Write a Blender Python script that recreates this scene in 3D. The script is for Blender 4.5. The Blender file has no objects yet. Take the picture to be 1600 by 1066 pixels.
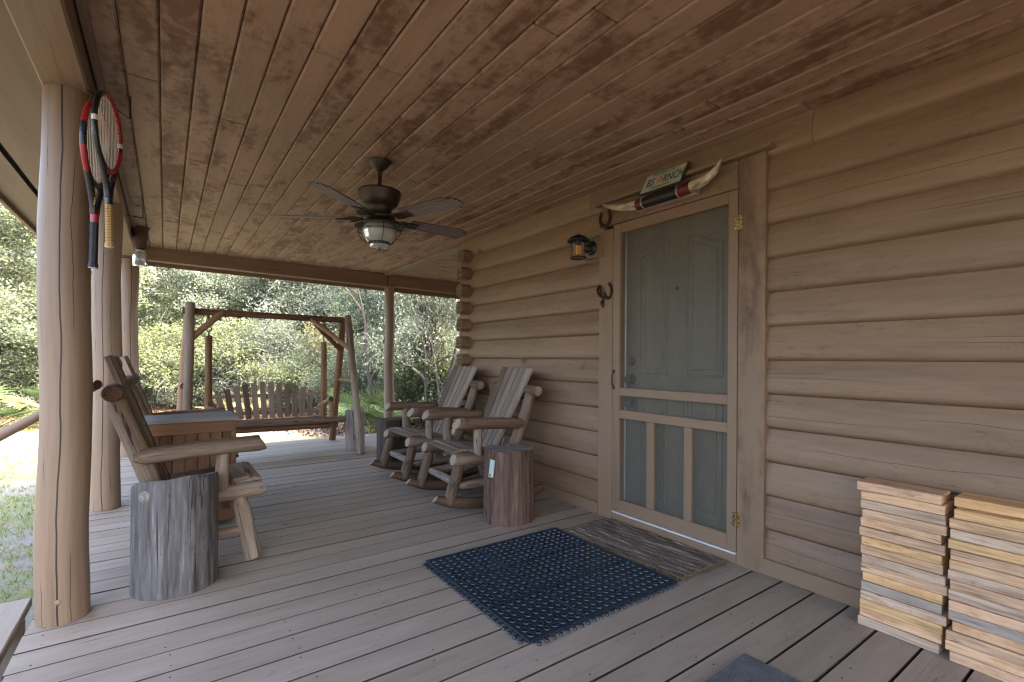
import bpy, math, random
from mathutils import Vector, Matrix, noise as mnoise
random.seed(7)
R = math.radians
sc = bpy.context.scene
COL = sc.collection
PI = math.pi

# ------------------------------------------------------------------ mesh helper
class MB:
    """collects pieces; build() links them as ONE mesh object. gc = coordinates along the grain of each piece, rnd = one number per piece"""
    def __init__(s):
        s.v = []; s.f = []; s.m = []; s.s = []; s.r = []; s.g = []
    def add(s, vs, fs, gcs=None, mat=0, smooth=False, rnd=None, mats=None):
        o = len(s.v); rnd = random.random() if rnd is None else rnd
        s.v += [tuple(v) for v in vs]
        s.g += [tuple(g) for g in (gcs if gcs is not None else vs)]
        for i, f in enumerate(fs):
            s.f.append([o + k for k in f]); s.m.append(mats[i] if mats else mat)
            s.s.append(smooth if isinstance(smooth, bool) else smooth[i]); s.r.append(rnd)
    def build(s, name, mats, parent=None, loc=None):
        me = bpy.data.meshes.new(name)
        me.from_pydata(s.v, [], s.f)
        me.polygons.foreach_set('material_index', s.m)
        me.polygons.foreach_set('use_smooth', s.s)
        a = me.attributes.new('rnd', 'FLOAT', 'FACE'); a.data.foreach_set('value', s.r)
        b = me.attributes.new('gc', 'FLOAT_VECTOR', 'POINT'); b.data.foreach_set('vector', [c for g in s.g for c in g])
        for m in (mats if isinstance(mats, (list, tuple)) else [mats]): me.materials.append(m)
        me.update()
        o = bpy.data.objects.new(name, me); COL.objects.link(o)
        if parent is not None: o.parent = parent
        if loc is not None: o.location = loc
        return o

def frame(d):
    x = Vector(d).normalized()
    up = Vector((0, 0, 1)) if abs(x.z) < .9 else Vector((0, 1, 0))
    y = up.cross(x).normalized(); z = x.cross(y)
    return x, y, z

def box(mb, c, size, rot=None, bev=0.0, mat=0, grain=None, rnd=None, goff=None, topmat=None):
    """box with chamfered edges. c centre, size full lengths, rot 3x3 Matrix"""
    hx, hy, hz = size[0] / 2, size[1] / 2, size[2] / 2
    b = min(bev, hx * .9, hy * .9, hz * .9)
    g = grain if grain is not None else max(range(3), key=lambda i: size[i])
    go = random.random() * 30 if goff is None else goff
    M = rot if rot is not None else Matrix.Identity(3)
    c = Vector(c)
    def gcoord(p):
        o = [p[0], p[1], p[2]]; x = o[g]; r = [o[i] for i in range(3) if i != g]
        return (x + go, r[0], r[1])
    if b <= 0:
        P = [(sx * hx, sy * hy, sz * hz) for sx in (-1, 1) for sy in (-1, 1) for sz in (-1, 1)]
        F = [(0, 1, 3, 2), (4, 6, 7, 5), (0, 4, 5, 1), (2, 3, 7, 6), (0, 2, 6, 4), (1, 5, 7, 3)]
    else:
        P = []; idx = {}
        for sx in (-1, 1):
            for sy in (-1, 1):
                for sz in (-1, 1):
                    for a in range(3):
                        q = [sx * (hx - b), sy * (hy - b), sz * (hz - b)]
                        q[a] += (sx, sy, sz)[a] * b
                        idx[(sx, sy, sz, a)] = len(P); P.append(tuple(q))
        F = []
        for a in range(3):
            u, w = [(1, 2), (2, 0), (0, 1)][a]
            for s in (-1, 1):
                quad = []
                for (su, sw) in ((-1, -1), (1, -1), (1, 1), (-1, 1)):
                    k = [0, 0, 0]; k[a] = s; k[u] = su; k[w] = sw
                    quad.append(idx[(k[0], k[1], k[2], a)])
                F.append(quad if s > 0 else quad[::-1])
        for a in range(3):            # edges parallel to axis a
            u, w = [(1, 2), (2, 0), (0, 1)][a]
            for su in (-1, 1):
                for sw in (-1, 1):
                    def ix(sa, ax):
                        k = [0, 0, 0]; k[a] = sa; k[u] = su; k[w] = sw
                        return idx[(k[0], k[1], k[2], ax)]
                    q = [ix(-1, u), ix(1, u), ix(1, w), ix(-1, w)]
                    F.append(q[::-1] if su * sw > 0 else q)
        for sx in (-1, 1):
            for sy in (-1, 1):
                for sz in (-1, 1):
                    t = [idx[(sx, sy, sz, a)] for a in range(3)]
                    F.append(t if sx * sy * sz > 0 else t[::-1])
    V = [tuple(c + M @ Vector(p)) for p in P]
    mb.add(V, F, [gcoord(p) for p in P], mat=mat, rnd=rnd, mats=None if topmat is None else [topmat if i == 5 else mat for i in range(len(F))])

def tube(mb, pts, radii, seg=12, mat=0, capmat=None, wob=0.0, ch0=None, ch1=None, sl0=(0, 0), sl1=(0, 0), smooth=True, rnd=None, caps=True, flat=None, sub=0, goff=None):
    """round bar through pts. ch0/ch1=(length, ratio) tapers an end, sl0/sl1 slant the cut, wob = uneven log surface, flat=(y,z) squash"""
    P = [Vector(p) for p in pts]
    if isinstance(radii, (int, float)): radii = [radii] * len(P)
    radii = list(radii)
    if sub:
        Q = [P[0]]; q = [radii[0]]
        for i in range(len(P) - 1):
            for k in range(1, sub + 1):
                Q.append(P[i].lerp(P[i + 1], k / sub)); q.append(radii[i] + (radii[i + 1] - radii[i]) * k / sub)
        P, radii = Q, q
    if ch0:
        d = (P[1] - P[0]); L = d.length; l = min(ch0[0], L * .8)
        P.insert(1, P[0] + d / L * l); radii.insert(1, radii[0]); radii[0] *= ch0[1]
    if ch1:
        d = (P[-2] - P[-1]); L = d.length; l = min(ch1[0], L * .8)
        P.insert(len(P) - 1, P[-1] + d / L * l); radii.insert(len(radii) - 1, radii[-1]); radii[-1] *= ch1[1]
    n = len(P); x, y, z = frame(P[1] - P[0])
    ph = [random.random() * 6.28 for _ in range(6)]
    V = []; G = []; s = 0.0; go = random.random() * 30 if goff is None else goff
    for i in range(n):
        if i: s += (P[i] - P[i - 1]).length
        t = (P[min(i + 1, n - 1)] - P[max(i - 1, 0)]).normalized()
        y = (y - t * y.dot(t)).normalized(); z = t.cross(y)
        sl = sl0 if i == 0 else (sl1 if i == n - 1 else (0, 0))
        for k in range(seg):
            a = 2 * PI * k / seg; r = radii[i]
            if wob: r *= 1 + wob * (math.sin(2 * a + ph[0] + s * 5) + .7 * math.sin(3 * a + ph[1] - s * 9) + .8 * math.sin(s * 14 + ph[2]) * math.sin(a + ph[3]))
            cy, cz = r * math.cos(a), r * math.sin(a)
            if flat: cy *= flat[0]; cz *= flat[1]
            V.append(P[i] + y * cy + z * cz + t * (sl[0] * cy + sl[1] * cz)); G.append((s + go, cy, cz))
    F = [(i * seg + k, i * seg + (k + 1) % seg, (i + 1) * seg + (k + 1) % seg, (i + 1) * seg + k) for i in range(n - 1) for k in range(seg)]
    rn = random.random() if rnd is None else rnd
    mb.add(V, F, G, mat=mat, smooth=smooth, rnd=rn)
    if caps:
        cm = mat if capmat is None else capmat
        mb.add(V[:seg], [list(range(seg))[::-1]], G[:seg], mat=cm, rnd=rn)
        mb.add(V[-seg:], [list(range(seg))], G[-seg:], mat=cm, rnd=rn)

def lathe(mb, prof, seg=24, c=(0, 0, 0), mat=0, smooth=True, rnd=None, mats=None, wob=0, cap=True, M=None):
    """profile [(r, z)] turned about z"""
    rn = random.random() if rnd is None else rnd
    n = len(prof); V = []; ph = [random.random() * 6.28 for _ in range(4)]
    for (r, z) in prof:
        for k in range(seg):
            a = 2 * PI * k / seg
            q = 1 + (wob * (math.sin(2 * a + ph[0]) + .6 * math.sin(3 * a + ph[1] + z * 3) + .35 * math.sin(7 * a + ph[2]) + .25 * math.sin(11 * a + ph[3] + z)) if wob else 0)
            p = Vector((r * q * math.cos(a), r * q * math.sin(a), z))
            V.append(p)
    G = [(p.z, p.x, p.y) for p in V]
    W = [tuple(Vector(c) + (M @ p if M else p)) for p in V]
    F = []; mm = []
    for i in range(n - 1):
        for k in range(seg):
            F.append((i * seg + k, i * seg + (k + 1) % seg, (i + 1) * seg + (k + 1) % seg, (i + 1) * seg + k))
            mm.append(mats[i] if mats else mat)
    mb.add(W, F, G, smooth=smooth, rnd=rn, mats=mm)
    if cap:
        if prof[0][0] > 1e-6: mb.add(W[:seg], [list(range(seg))[::-1]], G[:seg], mat=mats[0] if mats else mat, rnd=rn)
        if prof[-1][0] > 1e-6: mb.add(W[-seg:], [list(range(seg))], G[-seg:], mat=(mats[-1] if mats else mat), rnd=rn)

def prism(mb, poly, th, M=None, c=(0, 0, 0), mat=0, rnd=None, grain=0, capmat=None):
    """2D outline (x, y), counter-clockwise, thickness th along z (centred)"""
    n = len(poly); go = random.random() * 30
    V = [Vector((p[0], p[1], -th / 2)) for p in poly] + [Vector((p[0], p[1], th / 2)) for p in poly]
    G = [((p.x if grain == 0 else p.y) + go, (p.y if grain == 0 else p.x), p.z) for p in V]
    F = [list(range(n))[::-1], list(range(n, 2 * n))] + [(i, (i + 1) % n, n + (i + 1) % n, n + i) for i in range(n)]
    mb.add([tuple(Vector(c) + (M @ p if M else p)) for p in V], F, G, rnd=rnd, mats=[mat if (capmat is None or i > 1) else capmat for i in range(len(F))])

def rotm(axis, deg): return Matrix.Rotation(R(deg), 3, axis)
def basis(x, y, z): return Matrix((x, y, z)).transposed()

# ------------------------------------------------------------------ object helpers
def thing(name, label, cat, loc=(0, 0, 0), rz=0.0, group=None):
    o = bpy.data.objects.new(name, None); COL.objects.link(o)
    o.location = loc; o.rotation_euler = (0, 0, rz); o.empty_display_size = .1
    o['label'] = label; o['category'] = cat
    if group: o['group'] = group
    return o
def tag(o, label, cat, group=None):
    o['label'] = label; o['category'] = cat
    if group: o['group'] = group
    return o
def kind(o, k): o['kind'] = k; return o
def dup(root, loc, rz, label, group=None, scale=None):
    r = root.copy(); COL.objects.link(r); r.location = loc; r.rotation_euler = (0, 0, rz); r['label'] = label
    if group: r['group'] = group
    if scale: r.scale = scale
    for ch in list(root.children):
        c = ch.copy(); COL.objects.link(c); c.parent = r
        for g in ch.children:
            d = g.copy(); COL.objects.link(d); d.parent = c
    return r

# ------------------------------------------------------------------ materials
class NT:
    def __init__(s, name):
        s.mat = bpy.data.materials.new(name); s.mat.use_nodes = True
        s.t = s.mat.node_tree; s.n = s.t.nodes; s.n.clear()
        s.out = s.n.new('ShaderNodeOutputMaterial')
    def link(s, a, b): s.t.links.new(a, b)
    def put(s, sock, val):
        if hasattr(val, 'is_output'): s.link(val, sock)
        elif val is not None: sock.default_value = val
    def attr(s, name, out='Fac'):
        a = s.n.new('ShaderNodeAttribute'); a.attribute_name = name; return a.outputs[out]
    def math(s, op, a, b=None, c=None, clamp=False):
        m = s.n.new('ShaderNodeMath'); m.operation = op; m.use_clamp = clamp
        s.put(m.inputs[0], a)
        if b is not None: s.put(m.inputs[1], b)
        if c is not None: s.put(m.inputs[2], c)
        return m.outputs[0]
    def vmul(s, v, k):
        m = s.n.new('ShaderNodeVectorMath'); m.operation = 'MULTIPLY'; s.put(m.inputs[0], v); m.inputs[1].default_value = k; return m.outputs[0]
    def vadd(s, v, k):
        m = s.n.new('ShaderNodeVectorMath'); m.operation = 'ADD'; s.put(m.inputs[0], v); s.put(m.inputs[1], k); return m.outputs[0]
    def noise(s, v, k, scale=1.0, detail=3, rough=.55, w=None, dist=0):
        m = s.n.new('ShaderNodeTexNoise'); m.noise_dimensions = '4D' if w is not None else '3D'
        s.link(s.vmul(v, k), m.inputs['Vector']); m.inputs['Scale'].default_value = scale
        m.inputs['Detail'].default_value = detail; m.inputs['Roughness'].default_value = rough; m.inputs['Distortion'].default_value = dist
        if w is not None: s.put(m.inputs['W'], w)
        return m.outputs['Fac']
    def voro(s, v, k, scale=1.0, w=None, out='Distance', rand=1.0):
        m = s.n.new('ShaderNodeTexVoronoi'); m.voronoi_dimensions = '4D' if w is not None else '3D'
        s.link(s.vmul(v, k), m.inputs['Vector']); m.inputs['Scale'].default_value = scale; m.inputs['Randomness'].default_value = rand
        if w is not None: s.put(m.inputs['W'], w)
        return m.outputs[out]
    def ss(s, x, a, b, lo=0.0, hi=1.0):
        m = s.n.new('ShaderNodeMapRange'); m.interpolation_type = 'SMOOTHSTEP'; s.put(m.inputs['Value'], x)
        m.inputs['From Min'].default_value = a; m.inputs['From Max'].default_value = b
        m.inputs['To Min'].default_value = lo; m.inputs['To Max'].default_value = hi
        return m.outputs['Result']
    def ramp(s, x, stops):
        r = s.n.new('ShaderNodeValToRGB'); e = r.color_ramp.elements
        while len(e) < len(stops): e.new(.5)
        for i, (p, c) in enumerate(stops): e[i].position = p; e[i].color = (*c, 1)
        s.put(r.inputs['Fac'], x); return r.outputs['Color']
    def mix(s, f, a, b, blend='MIX'):
        m = s.n.new('ShaderNodeMix'); m.data_type = 'RGBA'; m.blend_type = blend
        s.put(m.inputs['Factor'], f); s.put(m.inputs['A'] if False else m.inputs[6], a if hasattr(a, 'is_output') else (*a, 1)); s.put(m.inputs[7], b if hasattr(b, 'is_output') else (*b, 1))
        return m.outputs[2]
    def bump(s, h, strength=.3, dist=.004):
        b = s.n.new('ShaderNodeBump'); b.inputs['Strength'].default_value = strength; b.inputs['Distance'].default_value = dist
        s.put(b.inputs['Height'], h); return b.outputs['Normal']
    def bsdf(s, col, rough=.6, normal=None, spec=.35, metal=0.0, trans=0.0, coat=0.0):
        p = s.n.new('ShaderNodeBsdfPrincipled')
        s.put(p.inputs['Base Color'], col if hasattr(col, 'is_output') else (*col, 1))
        s.put(p.inputs['Roughness'], rough); p.inputs['Specular IOR Level'].default_value = spec; s.put(p.inputs['Metallic'], metal)
        p.inputs['Transmission Weight'].default_value = trans; p.inputs['Coat Weight'].default_value = coat
        if normal is not None: s.link(normal, p.inputs['Normal'])
        return p
    def done(s, sh):
        s.link(sh.outputs[0] if hasattr(sh, 'outputs') else sh, s.out.inputs['Surface']); return s.mat

def simple(name, col, rough=.5, metal=0.0, spec=.4, var=.12, scale=40, bump=.0, trans=0.0):
    t = NT(name); g = t.attr('gc', 'Vector'); n = t.noise(g, (1, 1, 1), scale, 3)
    c = t.mix(t.math('MULTIPLY', n, var * 2), col, tuple(x * .55 for x in col))
    return t.done(t.bsdf(c, t.ss(n, .2, .8, max(0, rough - .06), min(1, rough + .08)), t.bump(n, bump, .002) if bump else None, spec, metal, trans))

def wood(name, stops, tone=(.7, 7), fibre=(5, 120), crack=(.45, 10, .006), crackcol=(.02, .015, .012), gate=.5, knots=0.0, knotcol=(.05, .03, .02),
         rough=.75, bump=.35, var=.25, stain=None, spec=.25, fine=.35, bd=.003, pit=None, ks=5.0, fleck=0.0, lines=0):
    """solid wood texture that follows gc; stain=(colour, along, across, lo, hi)"""
    t = NT(name); g = t.attr('gc', 'Vector'); r = t.attr('rnd'); w = t.math('MULTIPLY', r, 47.0)
    n1 = t.noise(g, (tone[0], tone[1], tone[1]), 1, 5, .6, w)
    n2 = t.noise(g, (fibre[0], fibre[1], fibre[1]), 1, 3, .6, w)
    x = t.math('ADD', t.math('MULTIPLY', n1, 1 - fine), t.math('MULTIPLY', n2, fine))
    x = t.math('ADD', x, t.math('MULTIPLY', t.math('SUBTRACT', r, .5), var))
    col = t.ramp(x, stops)
    h = t.math('MULTIPLY', n2, .35)
    if stain:
        sc_, al, ac, lo, hi = stain
        s1 = t.noise(g, (al, ac, ac), 1, 6, .68, w); s2 = t.noise(g, (al * 9, ac * 3, ac * 3), 1, 3, .6, w)
        s3 = t.math('ADD', t.math('MULTIPLY', s1, .72), t.math('MULTIPLY', s2, .28))
        s3 = t.math('ADD', s3, t.math('MULTIPLY', t.math('SUBTRACT', r, .5), .1))
        m = t.ss(s3, lo, hi)
        col = t.mix(t.math('MULTIPLY', m, .85), col, sc_)
        h = t.math('SUBTRACT', h, t.math('MULTIPLY', m, .25))
    if knots:
        kv = t.math('ADD', t.voro(g, (ks * .8, ks, ks), 1, w), t.math('MULTIPLY', t.math('SUBTRACT', t.noise(g, (ks * 3, ks * 6, ks * 6), 1, 2, .6, w), .5), knots * .9)); km = t.ss(kv, knots, knots * .35)
        ring = t.math('SINE', t.math('MULTIPLY', kv, 150.0)); rm = t.math('MULTIPLY', t.ss(ring, .1, .9), t.ss(kv, knots * 2.6, knots * .8))
        col = t.mix(t.math('MULTIPLY', rm, .2), col, knotcol); col = t.mix(t.math('MULTIPLY', km, .8), col, knotcol)
        h = t.math('SUBTRACT', h, t.math('MULTIPLY', km, .3))
    if fleck:
        f1 = t.noise(g, (14, 60, 60), 1, 4, .7, w); f2 = t.noise(g, (1.1, 5, 5), 1, 3, .6, t.math('ADD', w, 3.0))
        fm = t.math('MULTIPLY', t.ss(f1, .56, .68), t.ss(f2, .42, .62)); col = t.mix(t.math('MULTIPLY', fm, fleck), col, crackcol); h = t.math('SUBTRACT', h, t.math('MULTIPLY', fm, .3))
    if lines:      # long drying checks that wander along the piece
        sp = t.n.new('ShaderNodeSeparateXYZ'); t.link(g, sp.inputs[0]); cb = t.n.new('ShaderNodeCombineXYZ'); t.link(sp.outputs[0], cb.inputs[0])
        for k_ in range(2):
            wob = t.noise(cb.outputs[0], (.55 + .5 * k_, 1, 1), 1, 3, .45, t.math('ADD', w, 4.0 + 7 * k_)); gt = t.noise(cb.outputs[0], (.5 + .3 * k_, 1, 1), 1, 1, .5, t.math('ADD', w, 20.0 + 5 * k_))
            c0 = t.math('ADD', t.math('MULTIPLY', t.math('SUBTRACT', wob, .5), .11), -.012 + .03 * k_)
            d_ = t.math('ABSOLUTE', t.math('SUBTRACT', sp.outputs[1], c0)); wv = t.math('MULTIPLY', t.ss(gt, .5, .62), lines)
            m_ = t.math('LESS_THAN', d_, wv); col = t.mix(t.math('MULTIPLY', m_, .8), col, crackcol); h = t.math('SUBTRACT', h, m_)
    if crack:
        n3 = t.noise(g, (crack[0], crack[1], crack[1]), 1, 3, .5, w)
        n4 = t.noise(g, (crack[0] * 1.3, crack[1] * .5, crack[1] * .5), 1, 1, .5, t.math('ADD', w, 9.0))
        m = t.math('MULTIPLY', t.ss(t.math('ABSOLUTE', t.math('SUBTRACT', n3, .5)), crack[2], crack[2] * .25), t.ss(n4, gate, gate + .06))
        col = t.mix(m, col, crackcol); h = t.math('SUBTRACT', h, m)
    if pit:
        pv = t.voro(g, (pit[0], pit[1], pit[1]), 1, w); pm = t.ss(pv, pit[2], pit[2] * .5)
        col = t.mix(t.math('MULTIPLY', pm, .85), col, (.02, .014, .01)); h = t.math('SUBTRACT', h, t.math('MULTIPLY', pm, .5))
    return t.done(t.bsdf(col, rough, t.bump(h, bump, bd), spec))

def endgrain(name, a, b, freq=260, crackcol=(.03, .02, .015), rough=.8):
    t = NT(name); g = t.attr('gc', 'Vector'); r = t.attr('rnd'); w = t.math('MULTIPLY', r, 31.0)
    sep = t.n.new('ShaderNodeSeparateXYZ'); t.link(g, sep.inputs[0])
    nz = t.noise(g, (0, 14, 14), 1, 3, .5, w)
    d = t.math('SQRT', t.math('ADD', t.math('MULTIPLY', sep.outputs[1], sep.outputs[1]), t.math('MULTIPLY', sep.outputs[2], sep.outputs[2])))
    d = t.math('ADD', d, t.math('MULTIPLY', nz, .02))
    ring = t.math('MULTIPLY', t.math('ADD', t.math('SINE', t.math('MULTIPLY', d, freq * 2.0)), 1.0), .5)
    n2 = t.noise(g, (0, 30, 30), 1, 4, .6, w)
    col = t.mix(t.math('MULTIPLY', t.math('ADD', ring, n2), .5), a, b)
    ang = t.math('ARCTAN2', sep.outputs[1], sep.outputs[2])
    cb = t.n.new('ShaderNodeCombineXYZ'); t.link(ang, cb.inputs[0])
    n3 = t.noise(cb.outputs[0], (2.2, 1, 1), 1, 4, .7, w)
    m = t.math('MULTIPLY', t.ss(t.math('ABSOLUTE', t.math('SUBTRACT', n3, .5)), .02, .004), t.ss(d, .012, .03))
    col = t.mix(t.math('MULTIPLY', m, .8), col, crackcol)
    return t.done(t.bsdf(col, rough, t.bump(t.math('SUBTRACT', ring, m), .3, .002), .2))

M = {}
TAN = (.235, .148, .084)
M['log_paint'] = wood('painted_log', [(.3, (.155, .098, .059)), (.44, (.20, .13, .081)), (.56, (.235, .156, .099)), (.72, (.28, .192, .127))], tone=(.9, 8), fibre=(5, 48), crack=None, crackcol=(.05, .032, .02),
                      knots=.19, knotcol=(.07, .038, .02), rough=.55, bump=.4, var=.12, fine=.33, spec=.3, fleck=.5, lines=.0014, ks=3.6)
M['trim_paint'] = wood('painted_trim', [(.25, (.168, .109, .065)), (.5, (.21, .14, .087)), (.75, (.245, .167, .106))], tone=(.6, 4), fibre=(4, 120), crack=(.3, 6, .002), crackcol=(.1, .065, .04), gate=.6,
                       rough=.5, bump=.2, var=.05, fine=.15, spec=.4)
M['casing_paint'] = wood('worn_casing_paint', [(.25, (.168, .109, .065)), (.5, (.21, .14, .087)), (.75, (.245, .167, .106))], tone=(.6, 4), fibre=(4, 120), crack=None,
                         rough=.55, bump=.2, var=.02, fine=.15, stain=((.085, .045, .022), 1.3, 6, .47, .68), spec=.35)
def post_mat():
    t = NT('painted_post'); g = t.attr('gc', 'Vector'); r = t.attr('rnd'); w = t.math('MULTIPLY', r, 47.0)
    n1 = t.noise(g, (.4, 9, 9), 1, 5, .6, w); n2 = t.noise(g, (2.2, 70, 70), 1, 4, .65, w)
    x = t.math('ADD', t.math('MULTIPLY', n1, .55), t.math('MULTIPLY', n2, .45))
    col = t.ramp(x, [(.28, (.14, .092, .059)), (.45, (.198, .137, .092)), (.6, (.232, .165, .113)), (.8, (.28, .204, .145))])
    sp = t.n.new('ShaderNodeSeparateXYZ'); t.link(g, sp.inputs[0])
    ang = t.math('ARCTAN2', sp.outputs[1], t.math('MULTIPLY', sp.outputs[2], -1.0))
    cb = t.n.new('ShaderNodeCombineXYZ'); t.link(sp.outputs[0], cb.inputs[0])
    h = t.math('MULTIPLY', n2, .4); mk = None
    for off, sc_, wd in ((0.0, 1.0, .034), (.55, 2.0, .013), (-.6, 3.0, .015)):
        wob = t.noise(cb.outputs[0], (1.6 * sc_, 1, 1), 1, 3, .5, t.math('ADD', w, sc_))
        gate = t.noise(cb.outputs[0], (.9 * sc_, 1, 1), 1, 1, .5, t.math('ADD', w, sc_ * 5))
        c0 = t.math('ADD', t.math('MULTIPLY', t.math('SUBTRACT', wob, .5), .5), t.math('ADD', t.math('MULTIPLY', t.math('SUBTRACT', r, .5), 2.0), off))
        d = t.math('ABSOLUTE', t.math('SUBTRACT', ang, c0))
        wv = t.math('MULTIPLY', t.ss(gate, .22 if off == 0 else .5, .5 if off == 0 else .58), wd)
        m = t.math('LESS_THAN', d, wv); mk = m if mk is None else t.math('MAXIMUM', mk, m)
    col = t.mix(mk, col, (.022, .014, .010)); h = t.math('SUBTRACT', h, mk)
    kv = t.voro(g, (1.7, 7.5, 7.5), 1, w); km = t.ss(kv, .085, .05); col = t.mix(t.math('MULTIPLY', km, .6), col, (.12, .075, .05))
    return t.done(t.bsdf(col, .5, t.bump(h, .45, .004), .4))
M['post_paint'] = post_mat()
M['post_paint_plain'] = wood('painted_post_plain', [(.25, (.24, .168, .122)), (.5, (.30, .218, .162)), (.75, (.345, .255, .195))], tone=(.4, 9), fibre=(2, 60), crack=(.22, 7, .0065), crackcol=(.035, .022, .015), gate=.5,
                       knots=.06, knotcol=(.2, .13, .085), rough=.5, bump=.3, var=.06, fine=.25, spec=.4)
M['beam_paint'] = wood('painted_beam', [(.28, (.15, .094, .057)), (.5, (.212, .138, .088)), (.72, (.26, .176, .117))], tone=(.7, 12), fibre=(3, 70), crack=(.4, 9, .003), crackcol=(.12, .07, .045), gate=.52,
                       rough=.6, bump=.7, var=.08, fine=.45, spec=.25, fleck=.4)
M['ceil_paint'] = wood('mildewed_ceiling_paint', [(.3, (.26, .163, .106)), (.5, (.328, .210, .140)), (.7, (.385, .252, .176))], tone=(.9, 8), fibre=(5, 55), crack=None, crackcol=(.07, .035, .02), knots=.10, knotcol=(.10, .055, .032),
                       rough=.65, bump=.35, var=.16, fine=.3, stain=((.13, .06, .031), 2.4, 7.0, .455, .62), spec=.2, fleck=.35, ks=4)
M['soffit_paint'] = wood('soffit_paint', [(.25, (.12, .070, .042)), (.5, (.158, .095, .058)), (.75, (.19, .118, .075))], tone=(.6, 6), fibre=(3, 90), crack=None, knots=.07, rough=.55, bump=.15, var=.12, fine=.2)
M['deck_paint'] = wood('worn_deck_paint', [(.28, (.21, .166, .130)), (.44, (.268, .219, .173)), (.58, (.31, .257, .206)), (.78, (.37, .316, .258))], tone=(1.3, 10), fibre=(5, 60), crack=(.22, 20, .007), crackcol=(.06, .045, .036), gate=.6,
                       knots=.14, knotcol=(.12, .085, .066), rough=.55, bump=.5, var=.12, fine=.35, spec=.3, fleck=.45, ks=4)
M['grey_wood'] = wood('weathered_chair_wood', [(.27, (.05, .031, .019)), (.42, (.125, .086, .058)), (.57, (.205, .153, .113)), (.75, (.34, .28, .225))], tone=(1.3, 14), fibre=(5, 130), crack=(.7, 16, .008), gate=.45, knots=.15, ks=9, fleck=.6,
                      rough=.75, bump=.6, var=.3, fine=.4)
M['slat_wood'] = wood('weathered_slats', [(.28, (.105, .075, .052)), (.44, (.175, .133, .099)), (.57, (.24, .19, .15)), (.75, (.345, .29, .24))], tone=(1.2, 6), fibre=(4, 110), crack=None, crackcol=(.05, .035, .025), knots=.13, ks=9, fleck=.5, rough=.8, bump=.4, var=.3, fine=.35)
M['brown_wood'] = wood('brown_chair_wood', [(.27, (.04, .022, .013)), (.44, (.09, .054, .034)), (.58, (.145, .094, .062)), (.78, (.24, .175, .125))], tone=(1.2, 12), fibre=(4, 120), crack=(.6, 14, .006), gate=.5, knots=.09,
                       rough=.7, bump=.45, var=.3, fine=.35)
M['swing_wood'] = wood('swing_log_wood', [(.28, (.08, .038, .018)), (.45, (.185, .098, .05)), (.6, (.27, .158, .088)), (.8, (.38, .265, .175))], tone=(1.1, 12), fibre=(4, 100), crack=(.5, 14, .006), gate=.5, knots=.08, rough=.7, bump=.4, var=.3, fine=.35)
M['slat_dark'] = wood('dark_swing_slats', [(.28, (.085, .054, .04)), (.45, (.165, .115, .088)), (.6, (.235, .175, .14)), (.8, (.33, .265, .22))], tone=(1.2, 12), fibre=(4, 120), crack=(.5, 14, .005), gate=.55, knots=.06, rough=.75, bump=.4, var=.3, fine=.35)
M['bleached'] = wood('bleached_wood', [(.28, (.09, .07, .055)), (.45, (.2, .168, .14)), (.6, (.30, .265, .232)), (.8, (.42, .38, .34))], tone=(1.2, 16), fibre=(5, 130), crack=(.8, 22, .014), gate=.42, crackcol=(.05, .045, .042), knots=.08, rough=.8, bump=.5, var=.2, fine=.35)
M['end_pale'] = endgrain('log_end_pale', (.2, .15, .11), (.42, .34, .27))
M['end_dark'] = endgrain('log_end_dark', (.05, .028, .018), (.13, .075, .045))
M['end_brown'] = endgrain('log_end_brown', (.10, .062, .037), (.19, .125, .08))
M['end_grey'] = endgrain('log_end_grey', (.15, .135, .12), (.27, .25, .23), freq=200)
M['stump_grey'] = wood('grey_stump_bark', [(.28, (.026, .022, .022)), (.42, (.075, .068, .067)), (.56, (.125, .12, .12)), (.75, (.27, .26, .262))], tone=(2.0, 24), fibre=(6, 70), crack=(.8, 26, .009), crackcol=(.03, .022, .018), gate=.5, knots=.07, knotcol=(.3, .28, .27),
                      rough=.85, bump=.9, var=.05, fine=.5, bd=.007, fleck=.8, ks=4)
M['stump_red'] = wood('reddish_stump_bark', [(.28, (.025, .014, .009)), (.42, (.074, .044, .032)), (.56, (.125, .081, .062)), (.7, (.22, .165, .135)), (.85, (.36, .31, .27))], tone=(1.8, 22), fibre=(7, 80), crack=(1.1, 20, .018), crackcol=(.02, .01, .008), gate=.52, rough=.85, bump=.9, var=.05, fine=.45, bd=.007, fleck=.6)
M['stump_pale'] = wood('pale_stump_wood', [(.2, (.1, .085, .075)), (.45, (.25, .22, .2)), (.7, (.4, .37, .34)), (.9, (.5, .47, .44))], tone=(.9, 30), fibre=(4, 80), crack=(.6, 26, .02), gate=.45, rough=.85, bump=.6, var=.05, fine=.3, bd=.005)
M['block_dark'] = wood('dark_weathered_block', [(.2, (.02, .016, .014)), (.5, (.055, .042, .036)), (.75, (.1, .08, .07)), (.9, (.2, .18, .16))], tone=(1.2, 18), fibre=(4, 80), crack=(.6, 20, .012), gate=.45, rough=.9, bump=.6, var=.05)
M['box_wood'] = wood('red_brown_box_wood', [(.2, (.05, .022, .010)), (.45, (.125, .062, .03)), (.65, (.19, .1, .052)), (.9, (.28, .17, .1))], tone=(.9, 10), fibre=(4, 110), crack=(.4, 12, .003), gate=.6, knots=.07, rough=.65, bump=.3, var=.35, fine=.3)
M['box_top'] = wood('grey_box_lid', [(.28, (.13, .118, .105)), (.5, (.2, .186, .168)), (.75, (.28, .264, .24))], tone=(.8, 10), fibre=(4, 110), crack=(.4, 12, .004), gate=.55, rough=.85, bump=.4, var=.1, fine=.3, spec=.12, fleck=.4)
BLK = []
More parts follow.
